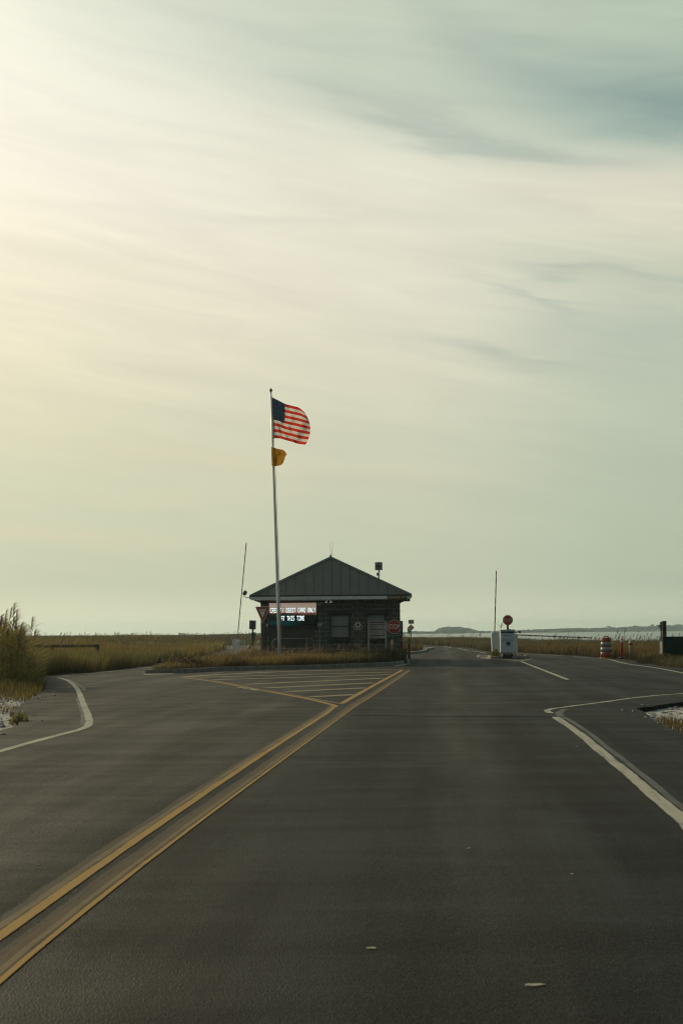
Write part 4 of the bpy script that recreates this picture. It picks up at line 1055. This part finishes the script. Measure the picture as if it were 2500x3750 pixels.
mb = MB(); mb.tube([Vector(gs2[i, 0])-org_ for i in range(0, 31, 3)], .010, 6); mb.build('heading', mat('flag_amber', (.42, .20, .01)), t)

# ------------------------------------------------------------------ signs
GREEN = mat('dark_post', (.045, .055, .042), .6)
SRED = mat('sign_red', (.33, .034, .024), .45, var=.1); SWHT = mat('sign_reflective_white', (.72, .70, .66), .4, var=.05)
ALU = mat('sign_back', (.22, .23, .21), .5, .4)
def octo(r): return [(r*math.cos(R(22.5+45*k))/math.cos(R(22.5)), r*math.sin(R(22.5+45*k))/math.cos(R(22.5))) for k in range(8)]
def stop_sign(px, py, Y, half, label, postr, zb, rz=0., red=SRED, lw=SWHT):
    s = W(px, py, Y); t = thing('stop_sign', label, 'stop sign', (s.x, Y, zb), rz, 'red octagonal stop signs'); zc = s.z-zb
    o8 = lambda r: [(x, z+zc) for x, z in octo(r)]
    pl = MB().prism(o8(half), -.004, .0).build('panel', red, t)
    mb = MB(); a = o8(half); b = o8(half*.945)
    for i in range(8):
        j = (i+1) % 8
        mb.prism([a[i], a[j], b[j], b[i]], -.007, -.0045)
    mb.build('border', lw, pl)
    link('lettering', text_mesh('STOP', half*1.6, half*.70, .003, .008, (0, -.0045, zc)), lw, pl)
    MB().box(-postr, postr, .003, .003+postr*1.6, 0, zc+half*.85, .004).build('post', GREEN, t)
    MB().tube([(0, -.012, zc+half*.78), (0, .03, zc+half*.78)], .01, 6).tube([(0, -.012, zc-half*.8), (0, .03, zc-half*.8)], .01, 6).build('bolts', ALU, pl)
stop_sign(1442, 2295, 52.6, 25*52.6/F, 'larger stop sign in front of right station wall corner', .022, .11)
stop_sign(1858, 2271, 61.3, 18*61.3/F, 'smaller stop sign on green post behind white kiosk', .05, .10, red=mat('sign_red_dim', (.30, .03, .022), .5), lw=mat('sign_grey_letters', (.5, .42, .40), .5))
# yield sign
s = W(962, 2242, 52.5); k = 52.5/F
t = thing('yield_sign', 'red and white yield sign on thick dark post left of station', 'yield sign', (s.x, 52.5, .11), R(-38)); zc = s.z-.11
def tri(sc, cz, rr):
    hw = 36*k*sc; tp = 20.5*k*sc; bt = -41.5*k*sc
    V3 = [(-hw, tp), (hw, tp), (0, bt)]; out = []
    for i, (c, ang_) in enumerate(zip(V3, (150, 30, 270))):
        ctr = Vector(c)*(1-rr/abs(Vector(c).length)*1.6)
        if i == 0: out += [(ctr.x+rr*math.cos(R(a)), ctr.y+rr*math.sin(R(a))) for a in (210, 180, 150, 120, 90)]
        if i == 1: out += [(ctr.x+rr*math.cos(R(a)), ctr.y+rr*math.sin(R(a))) for a in (90, 60, 30, 0, -30)]
        if i == 2: out += [(ctr.x+rr*math.cos(R(a)), ctr.y+rr*math.sin(R(a))) for a in (-30, -60, -90, -120, -150)]
    return [(x, z+cz) for x, z in out]
pl = MB().prism(tri(1, zc, .03), -.004, 0).build('panel', SWHT, t)
MB().prism(tri(.955, zc, .027), -.007, -.0045).build('border', mat('yield_red', (.16, .018, .017), .5), pl)
MB().prism(tri(.46, zc+.01, .012), -.010, -.0075).build('centre_field', mat('yield_white', (.50, .48, .45), .5), pl)
link('lettering', text_mesh('YIELD', .26, .085, .003, .01, (0, -.0105, zc+.055)), mat('yield_letters', (.16, .03, .03), .5), pl)
MB().box(-.07, .07, .003, .13, 0, zc+.10, .008).build('post', mat('dark_timber', (.04, .042, .032), .8, bump=.4), t)
# sign backs left
s = W(926, 2300, 68); k = 68/F
t = thing('road_sign', 'dark back of two stacked sign panels left of station', 'sign', (s.x, 68, .0)); zf = lambda py: W(926, py, 68).z
MB().box(-13*k, 11*k, .03, .045, zf(2305), zf(2272), .004, Matrix.Rotation(R(2), 3, 'Y')).build('upper_panel', mat('sign_back_dark', (.09, .095, .08), .6), t)
MB().box(-6*k, 9*k, .03, .045, zf(2344), zf(2316), .004).build('lower_panel', mat('sign_back_grey', (.17, .18, .17), .6), t)
MB().box(-3*k, 3*k, -.04, .028, 0, zf(2274), .004).build('post', GREEN, t)
# notice board
NY = 51.2; k = NY/F; s = W(1380.5, 2307, NY)
t = thing('notice_board', 'grey notice board on two posts before the right window', 'notice board', (s.x, NY, .11)); zf = lambda py: W(1380, py, NY).z-.11
BG = mat('board_grey', (.30, .31, .29), .55); LG = mat('board_panel', (.33, .335, .31), .55); DR = mat('board_strip', (.12, .05, .042), .55)
for x0, x1, nm in ((-35, -29, 0), (29, 35.5, 1)): MB().box(x0*k, x1*k, -.035, .035, 0, zf(2276), .005).build('post', BG, t)
MB().box(-36*k, 36*k, -.042, .042, zf(2276)+.001, zf(2273.5)).build('top_rail', BG, t)
pn = MB().box(-29*k, 29*k, -.012, .012, zf(2338), zf(2277)).build('panel', LG, t)
mb = MB()
for a, b in ((2278, 2281.5), (2285, 2288), (2303, 2306), (2325, 2328.5)): mb.box(-28*k, 28*k, -.016, -.0125, zf(b), zf(a))
mb.build('header_strip', DR, pn)
mb = MB()
for y_, x0, x1 in ((2291, -26, -8), (2294, -26, 4), (2298, -26, -2), (2301, -26, 12), (2309, -26, -1), (2312.5, -26, 3), (2316, -26, -2), (2319, -26, 6), (2322, -26, -5), (2331, -26, 4), (2334.5, -26, -6), (2294, 14, 22), (2312, 20, 26), (2319, 20, 26)):
    mb.box(x0*k, x1*k, -.0155, -.0125, zf(y_+.6), zf(y_-.6))
mb.build('small_print', mat('print_dark', (.07, .07, .065), .6), pn)
# tall narrow reader post right of station corner
RY = 55.2; k = RY/F; s = W(1466, 2350, RY)
t = thing('reader_post', 'narrow green panel on white post at station right corner', 'post', (s.x, RY, .11)); zf = lambda py: W(1466, py, RY).z-.11
MB().box(-.5*k, 6*k, -.03, .03, zf(2324), zf(2274), .004).build('panel', mat('reader_green', (.05, .075, .06), .5), t)
MB().box(6.05*k, 8.8*k, -.035, .035, zf(2324), zf(2274.5), .003).build('panel_edge', mat('edge_white', (.55, .58, .54), .5), t)
MB().box(-6*k, 2*k, -.05, .05, zf(2337), zf(2324.5), .006).build('reader_box', DARKM, t)
MB().box(-5.5*k, -1.5*k, -.03, .02, 0, zf(2337.5), .004).build('post', mat('edge_white', (.5, .5, .5)), t)

def delineator(px, topy, boty, Y, wpx, label, zb, col, bands, base_w, white=SWHT, name='delineator_post'):
    k = Y/F; s = W(px, topy, Y); b = W(px+(-1 if name == 'delineator_post' else 0), boty, Y); top = s.z-zb
    t = thing(name, label, 'marker post', (b.x, Y, zb)); r = wpx*k/2; dxx = s.x-b.x
    sk = lambda z: Vector((dxx*z/top, 0, z))
    MB().tube([sk(.0), sk(top*.97), sk(top)], [r*1.15, r, r*.8], 14).build('tube', col, t, True)
    for z0, z1 in bands:
        a0, a1 = sk(top-z0*k), sk(top-z1*k); MB().tube([a1, a0], [r*1.06]*2, 14).build('reflective_band', white, t, True)
    if base_w: MB().lathe([(base_w*1.0, 0), (base_w, .03), (base_w*.5, .07), (r*1.3, .09)], 16).build('base', mat('black_rubber', (.012, .012, .012), .7), t)
ORR = mat('marker_red', (.50, .045, .035), .5); ORG = mat('marker_orange', (.42, .16, .012), .5); OR2 = mat('marker_orange_red', (.55, .07, .025), .5, trans=.2)
delineator(1470.5, 2324, 2418, 55.2, 7.5, 'red marker post with white bands at station right corner', .08, ORR, ((1, 4), (9, 14.5), (19.5, 26)), 0, mat('band_grey', (.45, .42, .45), .5))
delineator(1498, 2337, 2412, 61.0, 8, 'plain orange marker post right of the station', 0., ORG, (), .14)
delineator(2276, 2331, 2411, 58.6, 8.5, 'orange red marker post right of the striped barrel', 0., OR2, ((3, 11), (15, 21)), .20)
# bollards
CRM = mat('bollard_cream', (.42, .37, .22), .6, var=.15); DRD = mat('bollard_band', (.20, .025, .02), .5)
def bollard(px, topy, Y, wpx, label, band, zb=0., col=CRM, bc=DRD):
    k = Y/F; s = W(px, topy, Y); h = s.z-zb; r = wpx*k/2
    t = thing('bollard', label, 'bollard', (s.x, Y, zb), group='cream bollards round the station')
    MB().lathe([(r, 0), (r, h-r*.5), (r*.85, h-r*.15), (r*.4, h)], 20).build('post', col, t, True)
    MB().lathe([(r+.004, h-band[1]*k), (r+.004, h-band[0]*k)], 20).build('band', bc, t, True)
    return t
bollard(2307.5, 2345, 60.5, 14, 'cream bollard with maroon band in the right grass', (9, 17))
bollard(1437, 2343, 53.6, 15, 'yellowed bollard with white band at station wall', (10, 14), .11, mat('bollard_yellowed', (.36, .33, .13), .6), SWHT)
bollard(913.5, 2361, 71, 14, 'cream bollard with red band beside white stair rail', (9, 16))
bollard(856, 2364, 73, 15, 'cream bollard with red band below left barrier cabinet', (8, 15))

# far road signs
k = 190/F; s = W(1504, 2298.5, 190); zg = float(hgt(s.x, 190))
t = thing('warning_sign', 'far yellow diamond warning sign with grey plate above', 'road sign', (s.x, 190, zg)); zc = s.z-zg
MB().prism([(0, zc+12.6*k), (12.6*k, zc), (0, zc-12.6*k), (-12.6*k, zc)], -.02, 0).build('diamond_panel', mat('sign_amber', (.50, .27, .02), .5), t)
MB().box(-9*k, 11*k, -.02, 0, zc+14*k, zc+29*k).build('upper_plate', mat('plate_grey', (.33, .34, .33), .5), t)
MB().box(-7*k, 9*k, -.03, -.021, zc+22*k, zc+23.5*k).box(-7*k, 9*k, -.03, -.021, zc+18*k, zc+19.2*k).build('plate_print', mat('print_dark', (.1, .1, .1)), t)
MB().box(-.04, .04, .01, .08, 0, zc+28*k).build('post', mat('galv', (.2, .2, .2)), t)
k = 172/F; s = W(1498.5, 2309.5, 172); zg = float(hgt(s.x, 172)); zc = s.z-zg
t = thing('speed_limit_sign', 'far white speed limit 25 sign before the diamond sign', 'road sign', (s.x, 172, zg))
pn = MB().box(-7.6*k, 7.6*k, -.02, 0, zc-9.6*k, zc+9.6*k, .01).build('panel', mat('speed_white', (.50, .50, .48), .5), t)
link('lettering', text_mesh('SPEED', 11.5*k, 2.8*k, .006, .01, (0, -.021, zc+6.3*k)), BLK, pn)
link('lettering', text_mesh('LIMIT', 9.5*k, 2.6*k, .006, .01, (0, -.021, zc+2.4*k)), BLK, pn)
link('lettering', text_mesh('25', 10.5*k, 7*k, .006, .03, (0, -.021, zc-4.3*k)), BLK, pn)
MB().box(-.05, .05, .01, .08, 0, zc+9*k).build('post', mat('galv', (.2, .2, .2)), t)

# ------------------------------------------------------------------ barriers
def striped(mb_r, mb_w, a, b, r0, r1, red, white, first=0.):
    L = (b-a).length; d = (b-a).normalized(); s_ = first
    isr = True; p = 0.
    while p < L-1e-3:
        q_ = min(L, p+(red if isr else white))
        ra = r0+(r1-r0)*p/L; rb = r0+(r1-r0)*q_/L
        (mb_r if isr else mb_w).tube([a+d*p, a+d*q_], [ra, rb], 8)
        p = q_; isr = not isr
def gate(label, bpx, bpy, Y, wpx, hpx, a_px, b_px, r0, r1, red, white, zb, lean=0, group='boom barriers at the entrance'):
    k = Y/F; s = W(bpx, bpy, Y)
    t = thing('boom_barrier', label, 'boom barrier', (s.x, Y, zb), group=group); top = s.z-zb; hw = wpx*k/2
    cb = MB(); o_ = lean*k
    pr = [(-hw+o_, 0), (hw+o_, 0), (hw, top*.93), (hw*.72, top), (-hw*.72, top), (-hw, top*.93)]
    cb.prism(pr, -.14, .14); c = cb.build('cabinet', mat('cabinet_white', (.60, .66, .66), .45, var=.06), t)
    MB().prism([(-hw*.72+o_*.8, top*.10), (hw*.72+o_*.8, top*.10), (hw*.76, top*.88), (-hw*.76, top*.88)], -.146, -.1405).build('door', mat('cabinet_door', (.54, .60, .60), .45, var=.05), c)
    MB().box(-hw*.35, hw*.4, -.152, -.1465, top*.89-.01, top*.89+.012).build('badge', mat('print_dark', (.1, .1, .1)), c)
    a = W(a_px[0], a_px[1], Y-.02)-s.copy(); b = W(b_px[0], b_px[1], Y-.02)-s.copy()
    a.z += top; b.z += top
    ar = MB().tube([a, b], [r0, r1], 8).build('boom', mat('boom_red', (.20, .022, .016), .5), t)
    L = (b-a).length; d = (b-a).normalized(); p = red
    while p < L:
        q_ = min(L, p+white); MB().tube([a+d*p, a+d*q_], [(r0+(r1-r0)*p/L)+.004, (r0+(r1-r0)*q_/L)+.004], 8).build('white_band', mat('boom_white', (.55, .55, .52), .5), ar)
        p = q_+red
    MB().tube([a+Vector((0, -.03, 0)), a+Vector((0, .1, 0))], .06, 12).build('pivot', DARKM, t)
    return t
k62 = 62/F
gate('white gate cabinet with raised striped boom on right island', 1811, 2313, 62.0, 28, 0, (1810, 2316), (1816, 2090), .028, .026, 23*k62, 12.6*k62, .10, 3)
gate('gate with lowered striped boom behind the white kiosk', 1884, 2321, 63.0, 18, 0, (1886, 2325), (2166, 2336), .030, .028, 12*k62, 11*k62, .10, 0)
gate('gate with tall raised leaning boom left of station', 864, 2340, 72.0, 26, 0, (869, 2345), (902, 1988), .026, .028, .38, .16, .0, 0)

# white kiosk on the black base
KY = 60.1; k = KY/F; s = W(1858, 2348, KY)
t = thing('pay_kiosk', 'white boxy pay kiosk standing on black rubber base', 'kiosk', (s.x, KY, 0)); zf = lambda py: W(1858, py, KY).z
KW = mat('kiosk_white', (.62, .70, .74), .4, var=.05); KD = mat('kiosk_dark', (.03, .03, .025), .4)
MB().box(-26*k, 26*k, 0, .34, zf(2387), zf(2308), .012).build('body', KW, t)
MB().box(-27*k, 27*k, -.03, .36, zf(2308)+.001, zf(2305.5), .006).build('lid', mat('kiosk_lid', (.33, .38, .38), .4), t)
MB().box(-2*k, 12*k, .1, .3, zf(2305.5)+.001, zf(2303.5), .004).build('top_bar', mat('kiosk_lid', (.3, .3, .3)), t)
MB().box(-24*k, 23*k, -.010, -.001, zf(2319), zf(2312)).build('slot', KD, t)
MB().prism(rrect(-24*k, 23*k, zf(2383), zf(2320.5), .03), -.008, -.001).build('face_plate', mat('kiosk_plate', (.56, .64, .70), .35, var=.04), t)
MB().prism(rrect(-5.5*k, 9*k, zf(2364), zf(2350.5), .03), -.016, -.009).build('picture_badge', KD, t)
mb = MB(); 
for y0, x0, x1, hh in ((2326, -20, 17, .9), (2337, -22, 20, .5), (2349, -22, 20, .5), (2341, -19, 18, 1.2), (2345.5, -19, 18, 1.2), (2368.5, -17, 20, .8)): mb.box(x0*k, x1*k, -.011, -.009, zf(y0+hh/2), zf(y0-hh/2))
mb.box(-22*k, -21.4*k, -.011, -.009, zf(2349), zf(2337)); mb.box(19.4*k, 20*k, -.011, -.009, zf(2349), zf(2337))
for x0 in (-13, -6.5, 0.5, 8): mb.box(x0*k, (x0+4.5)*k, -.012, -.009, zf(2329.3), zf(2326.8))
mb.build('printing', mat('kiosk_print', (.12, .13, .16), .5), t)
MB().box(-26*k, 26*k, -.015, .35, zf(2390), zf(2387)-.001, .006).build('bottom_rail', mat('kiosk_lid', (.3, .3, .3)), t)
mb = MB(); 
for x in (-14, 16): mb.tube([(x*k, .15, zf(2390)), (x*k, .15, .2)], .035, 8)
mb.build('leg', KD, t)
mb = MB(); mb.prism([(-23*k, .02), (21*k, .02), (20*k, .20), (16*k, .27), (10*k, .25), (4*k, .21), (-4*k, .21), (-9*k, .25), (-15*k, .28), (-19*k, .22)], -.10, .42)
mb.build('rubber_base', mat('black_rubber', (.012, .012, .012), .35), t)
mb = MB(); mb.tube([(27*k, .1, zf(2317)), (34*k, .05, zf(2315)), (41*k, 0, zf(2314))], .02, 8); mb.build('camera_arm', ALU, t)
MB().box(41*k, 48*k, -.05, .06, zf(2319), zf(2310), .01).build('camera_head', mat('camera_reddish', (.14, .06, .05), .5), t)
MB().tube([(23*k, .1, zf(2390)), (27*k, .0, .18), (30*k, .05, .12)], .03, 8).build('cable', KD, t)

# barrel
BYY = 58.7; k = BYY/F; s = W(2218, 2412, BYY)
t = thing('traffic_barrel', 'orange and white striped traffic barrel at right road edge', 'traffic barrel', (s.x, BYY, 0))
hh = 76*k
def br(z): return (21.2-3.2*z/hh)*k
ORB = mat('barrel_orange', (.24, .055, .022), .45, var=.12); 
MB().lathe([(24*k, .0), (24*k, .05), (22*k, .06)], 28).build('rubber_base', mat('barrel_base', (.30, .20, .06), .6), t, False)
prof = []
zs = [.06, .30, .31, .33, .52, .53, .55, .76, .77, .79, .93, .97, 1.0]
stepr = {0: 0, .30: 0, .31: -.6, .33: -.6}
pr = [(br(z*hh)-(.012 if k_ % 3 == 2 else 0), z*hh) for k_, z in enumerate(zs)]; pr.append((br(hh)*.75, hh+.01)); pr.append((.05, hh+.012))
MB().lathe(pr, 28).build('drum', ORB, t, True)
for a, b in ((.335, .545), (.60, .80)):
    MB().lathe([(br(a*hh)+.004, a*hh), (br(b*hh)+.004, b*hh)], 28).build('reflective_band', mat('barrel_band', (.22, .24, .23), .4), t, True)
MB().tube([(-9*k, 0, hh), (-7*k, 0, hh+3.5*k), (0, 0, hh+5*k), (8*k, 0, hh+4*k), (10*k, 0, hh)], .022, 8).build('handle', ORB, t, True)

# utility post, meter and cabinet
UY = 55; k = UY/F
s = W(2430, 2276, UY); o = thing('timber_post', 'dark square timber post behind the green utility cabinet', 'post', (s.x, UY, -.1))
MB().box(-6.7*k, 6.7*k, -.08, .08, 0, s.z+.1, .008).build('shaft', mat('dark_timber', (.04, .042, .032)), o)
MB().box(-7.2*k, 7.2*k, -.09, .09, s.z+.101, s.z+.125).build('cap', mat('dark_timber', (.04, .042, .032)), o)
s = W(2419, 2300, UY-.15)
t = thing('meter_pipe', 'grey pipe with meter boxes on left of timber post', 'electric meter', (s.x, UY-.15, -.1)); zf = lambda py: W(2419, py, UY).z+.1
MB().tube([(0, 0, 0), (0, 0, zf(2309))], .036, 12).build('pipe', mat('pipe_grey', (.28, .29, .28), .5), t)
MB().box(-4.2*k, 4.2*k, -.05, .05, zf(2309), zf(2277.5), .01).build('meter_box', mat('meter_grey', (.10, .105, .10), .5), t)
MB().box(-11.5*k, -4.3*k, -.045, .045, zf(2298), zf(2288), .01).build('switch_box', mat('switch_tan', (.30, .25, .16), .5), t)
MB().tube([(0, -.01, zf(2345)), (0, -.01, zf(2342))], .046, 12).build('coupling', mat('pipe_grey', (.3, .3, .3)), t)
CY = 50.5; k = CY/F; s = W(2425, 2334, CY); zc = s.z
t = thing('utility_cabinet', 'large dark green utility cabinet at right picture edge', 'utility cabinet', (s.x+.01, CY, -.08))
MB().box(0, 1.55, 0, .55, .2, zc+.08, .012).build('body', mat('cabinet_green', (.008, .030, .019), .75, var=.1, spec=.15), t)
MB().box(-.02, 1.57, -.02, .57, zc+.081, zc+.11, .008).build('lid', mat('cabinet_lid', (.03, .055, .042), .7, spec=.2), t)
MB().box(-.03, 1.6, -.03, .6, 0, .199, .01).build('concrete_base', CONC, t)
MB().box(-.015, -.001, .08, .48, .3, zc-.1).build('sunlit_side', mat('cabinet_sunlit', (.20, .21, .16), .5), t)  # sunlight on the green cabinet's left face, put into a paler colour
MB().box(-.03, -.0155, .40, .43, .6, .72).build('handle', DARKM, t)

# wooden barrier in the left field
WY = 61; k = WY/F; s = W(364, 2370, WY)
t = thing('wooden_barrier', 'weathered timber rail barrier half hidden in left grass', 'fence', (s.x, WY, float(hgt(s.x, WY))))
zb = float(hgt(s.x, WY)); DT = mat('grey_timber', (.022, .023, .018), .9, bump=.4, bscale=20, col2=(.05, .05, .042), spec=.1); zf = lambda py: W(300, py, WY).z-zb
MB().box(-235*k, 0, -.06, .06, zf(2371), zf(2361), .008).build('rail', DT, t)
MB().box(-11*k, -1*k, .061, .20, -.1, zf(2360), .008).build('post', DT, t)
MB().box(-179*k, -169*k, .061, .20, -.1, zf(2361.5), .008).build('post', DT, t)
s = W(483, 2323, 150); zb = float(hgt(s.x, 150))
t = thing('marker_box', 'tiny dark box on a stake far in left field', 'marker', (s.x, 150, zb)); k = 150/F
MB().box(-2.6*k, 2.6*k, -.06, .06, s.z-zb-.05, s.z-zb+.13, .01).build('box', DARKM, t); MB().box(-.02, .02, -.02, .02, 0, s.z-zb-.051).build('stake', DARKM, t)

# rails
PIPE = mat('rail_white', (.8, .8, .77), .4)
RYY = 53.2; k = RYY/F; s = W(1073, 2355, RYY)
t = thing('loop_rail', 'low looped pipe rail in grass before message board', 'railing', (s.x, RYY, .11), R(0)); zf = lambda py: W(1073, py, RYY).z-.11
loop = rrect(-76*k, 76*k, zf(2374), zf(2338), 17.9*k, 8); loop3 = [(x, -.1+.1*x, z+.014*x) for x, z in loop]
PG = mat('rail_grey', (.26, .28, .27), .4)
MB().tube(loop3+[loop3[0]], .012, 8).build('loop', PG, t, True)
MB().tube([(50*k, -.05, zf(2374)), (50*k, -.05, zf(2337))], .016, 8).build('brace', PG, t)
for x in (-46, 50): MB().tube([(x*k, -.06, 0), (x*k, -.06, zf(2374.5))], .018, 8).build('leg', PG, t)
HY2 = 70; k = HY2/F
def rail(px0, px1, label, pts, bal):
    s = W((px0+px1)/2, 2365, HY2); zf = lambda py: W((px0+px1)/2, py, HY2).z
    t = thing('stair_rail', label, 'railing', (s.x, HY2, 0), group='white stair rails left of station')
    cx = (px0+px1)/2; P = lambda p: ((p[0]-cx)*k, (p[0]-cx)*.01, zf(p[1]))
    MB().tube([P(p) for p in pts], .024, 8).build('handrail', PIPE, t, True)
    MB().tube([P((p[0], p[1]+33)) for p in pts], .020, 8).build('lower_rail', PIPE, t, True)
    for x, y in bal: MB().tube([P((x, y)), ((x-cx)*k, (x-cx)*.01, .05)], .014, 6).build('baluster', PIPE, t)
rail(860, 898, 'white stair rail with balusters beside left barrier', [(860, 2361), (868, 2346), (898, 2345)], [(862, 2358), (869, 2346), (877, 2346), (884, 2346), (891, 2346), (897, 2346)])
rail(939, 951, 'short white stair rail at left wall corner', [(939, 2357), (948, 2344)], [(940, 2356), (947, 2346)])

# pale chips on the road
CH = mat('shell_chip', (.34, .32, .24), .7, var=.3, vscale=60)
for px, py, w_, d_, wh in ((398, 2892, .022, .03, 'left lane'), (553, 2869, .02, .03, 'left lane near yellow line'), (145, 3168, .016, .02, 'near the left picture edge'), (1362, 3475, .048, .026, 'in lower middle of the right lane'),
                     (1952, 3609, .085, .03, 'largest, low in the right lane'), (1715, 3108, .028, .02, 'in the middle of right lane'), (2110, 2733, .03, .04, 'by the right white line'), (2093, 3202, .03, .02, 'right part of the right lane')):
    c = G(px, py); mb = MB(); n = 8
    pts = [(w_/2*math.cos(6.283*i/n)*random.uniform(.55, 1.25), d_/2*math.sin(6.283*i/n)*random.uniform(.5, 1.3)) for i in range(n)]
    mb.slab(pts, .0, .004); o = mb.build('shell_chip', CH); o.location = (c.x, c.y, .001)
    tag(o, 'pale shell chip lying on asphalt, '+wh, 'shell chip', 'shell chips on the asphalt')

# ------------------------------------------------------------------ far woods
def mat_wood():
    return mat('far_foliage', (.008, .052, .060), .85, var=.35, vscale=.12, spec=.1)  # bluish base colour carries some of the haze's tint
FW = mat_wood()
def woods(name, label, prof, D, nper, rpx, depth=60, seed=1):
    rs = np.random.default_rng(seed); bm = bmesh.new()
    x0, x1 = prof[0][0], prof[-1][0]; px = np.array([p[0] for p in prof]); py = np.array([p[1] for p in prof])
    n = int((x1-x0)*nper)
    for i in range(n):
        x = rs.uniform(x0, x1); yt = np.interp(x, px, py); d = D(x)+rs.uniform(0, depth)
        p = W(x, yt, d); zg = .2
        r = rpx*d/F*rs.uniform(.6, 1.35); top = max(p.z*(1+rs.normal(0, .10)), r*.7)
        zc = rs.uniform(zg, max(zg+.1, top-r*.7)) if i % 2 else top-r*.7
        res = bmesh.ops.create_icosphere(bm, subdivisions=1, radius=1)
        ph = rs.random(3)*6
        for v in res['verts']:
            kq = 1+rs.normal(0, .16); v.co = Vector((p.x+v.co.x*r*kq*1.2, d+v.co.y*r*kq, zc+v.co.z*r*kq*.75))
    me = bpy.data.meshes.new(name); bm.to_mesh(me); bm.free()
    o = link(name, me, FW); return tag(o, label, 'wood', kind='stuff')
woods('far_woods', 'long hazy wood across the bay on the right', [(1740, 2311), (1800, 2312.5), (1860, 2310), (1940, 2307), (1992, 2305), (2050, 2303), (2100, 2302), (2160, 2302), (2230, 2299), (2280, 2299), (2324, 2294), (2370, 2297), (2388, 2291), (2405, 2293), (2460, 2292), (2500, 2291), (2700, 2288)],
      lambda x: float(np.interp(x, [1740, 2100, 2500, 2700], [1440, 1600, 2020, 2050])), 3.0, 5.0, 60, 1)
woods('wooded_hill', 'rounded hazy wooded rise beyond the grass', [(1592, 2313), (1610, 2301), (1645, 2299), (1674, 2298.5), (1706, 2301), (1735, 2307), (1752, 2313)], lambda x: 1480., 6.0, 5.0, 50, 2)
woods('low_shore_wood', 'low dark shore wood behind the far road signs', [(1440, 2318), (1477, 2316), (1518, 2312), (1560, 2313), (1591, 2313), (1640, 2311), (1700, 2315)], lambda x: 1330., 3.5, 3.2, 30, 3)
woods('low_left_wood', 'faint low wood on the horizon left of station', [(760, 2324), (850, 2322), (900, 2320), (1000, 2318), (1450, 2316)], lambda x: 1400., 1.2, 3.5, 40, 4)
for px, py, w_, d, lb in ((2225, 2293, 17, 1700, 'flat topped far pine standing above barrel side wood'), (2388, 2287, 14, 1960, 'flat topped far pine left of the timber post'), (2478, 2287, 18, 2030, 'broad far pine right of the timber post'), (2324, 2291, 12, 1850, 'small far pine right of the orange marker')):
    p = W(px, py, d); k = d/F
    t = thing('pine_tree', lb, 'tree', (p.x, d, .1), group='far pines above the wood')
    MB().tube([(0, 0, 0), (.2, 0, p.z*.6), (0, 0, p.z*.96)], [.35, .28, .12], 6).build('trunk', mat('bark', (.06, .05, .04), .9), t)
    bm = bmesh.new()
    for i in range(26):
        r = w_*k*.5*random.uniform(.14, .34); a = random.random()*6.28; rr = w_*k*.5*random.random()**.6*.85
        res = bmesh.ops.create_icosphere(bm, subdivisions=1, radius=1)
        for v in res['verts']: v.co = Vector((rr*math.cos(a)+v.co.x*r, rr*math.sin(a)+v.co.y*r, p.z-.2*w_*k*random.random()*0-(i % 5)*.045*w_*k-.02*w_*k+v.co.z*r*.5))
    me = bpy.data.meshes.new('crown'); bm.to_mesh(me); bm.free(); link('crown', me, FW, t)

# ------------------------------------------------------------------ haze
m = bpy.data.materials.new('haze_air'); m.use_nodes = True; nt = m.node_tree; nt.nodes.clear(); q = NG(nt)
pv = q.node('ShaderNodeVolumePrincipled'); pv.inputs['Color'].default_value = (.72, .955, .98, 1); pv.inputs['Density'].default_value = .00030
pv.inputs['Anisotropy'].default_value = .45
o_ = q.node('ShaderNodeOutputMaterial'); q.l.new(pv.outputs[0], o_.inputs['Volume'])
mb = MB(); mb.box(-3050, 3050, -100, 3060, -2.4, 24); hz = mb.build('haze', m); tag(hz, 'pale thin sea haze over the whole place', 'haze', kind='stuff')
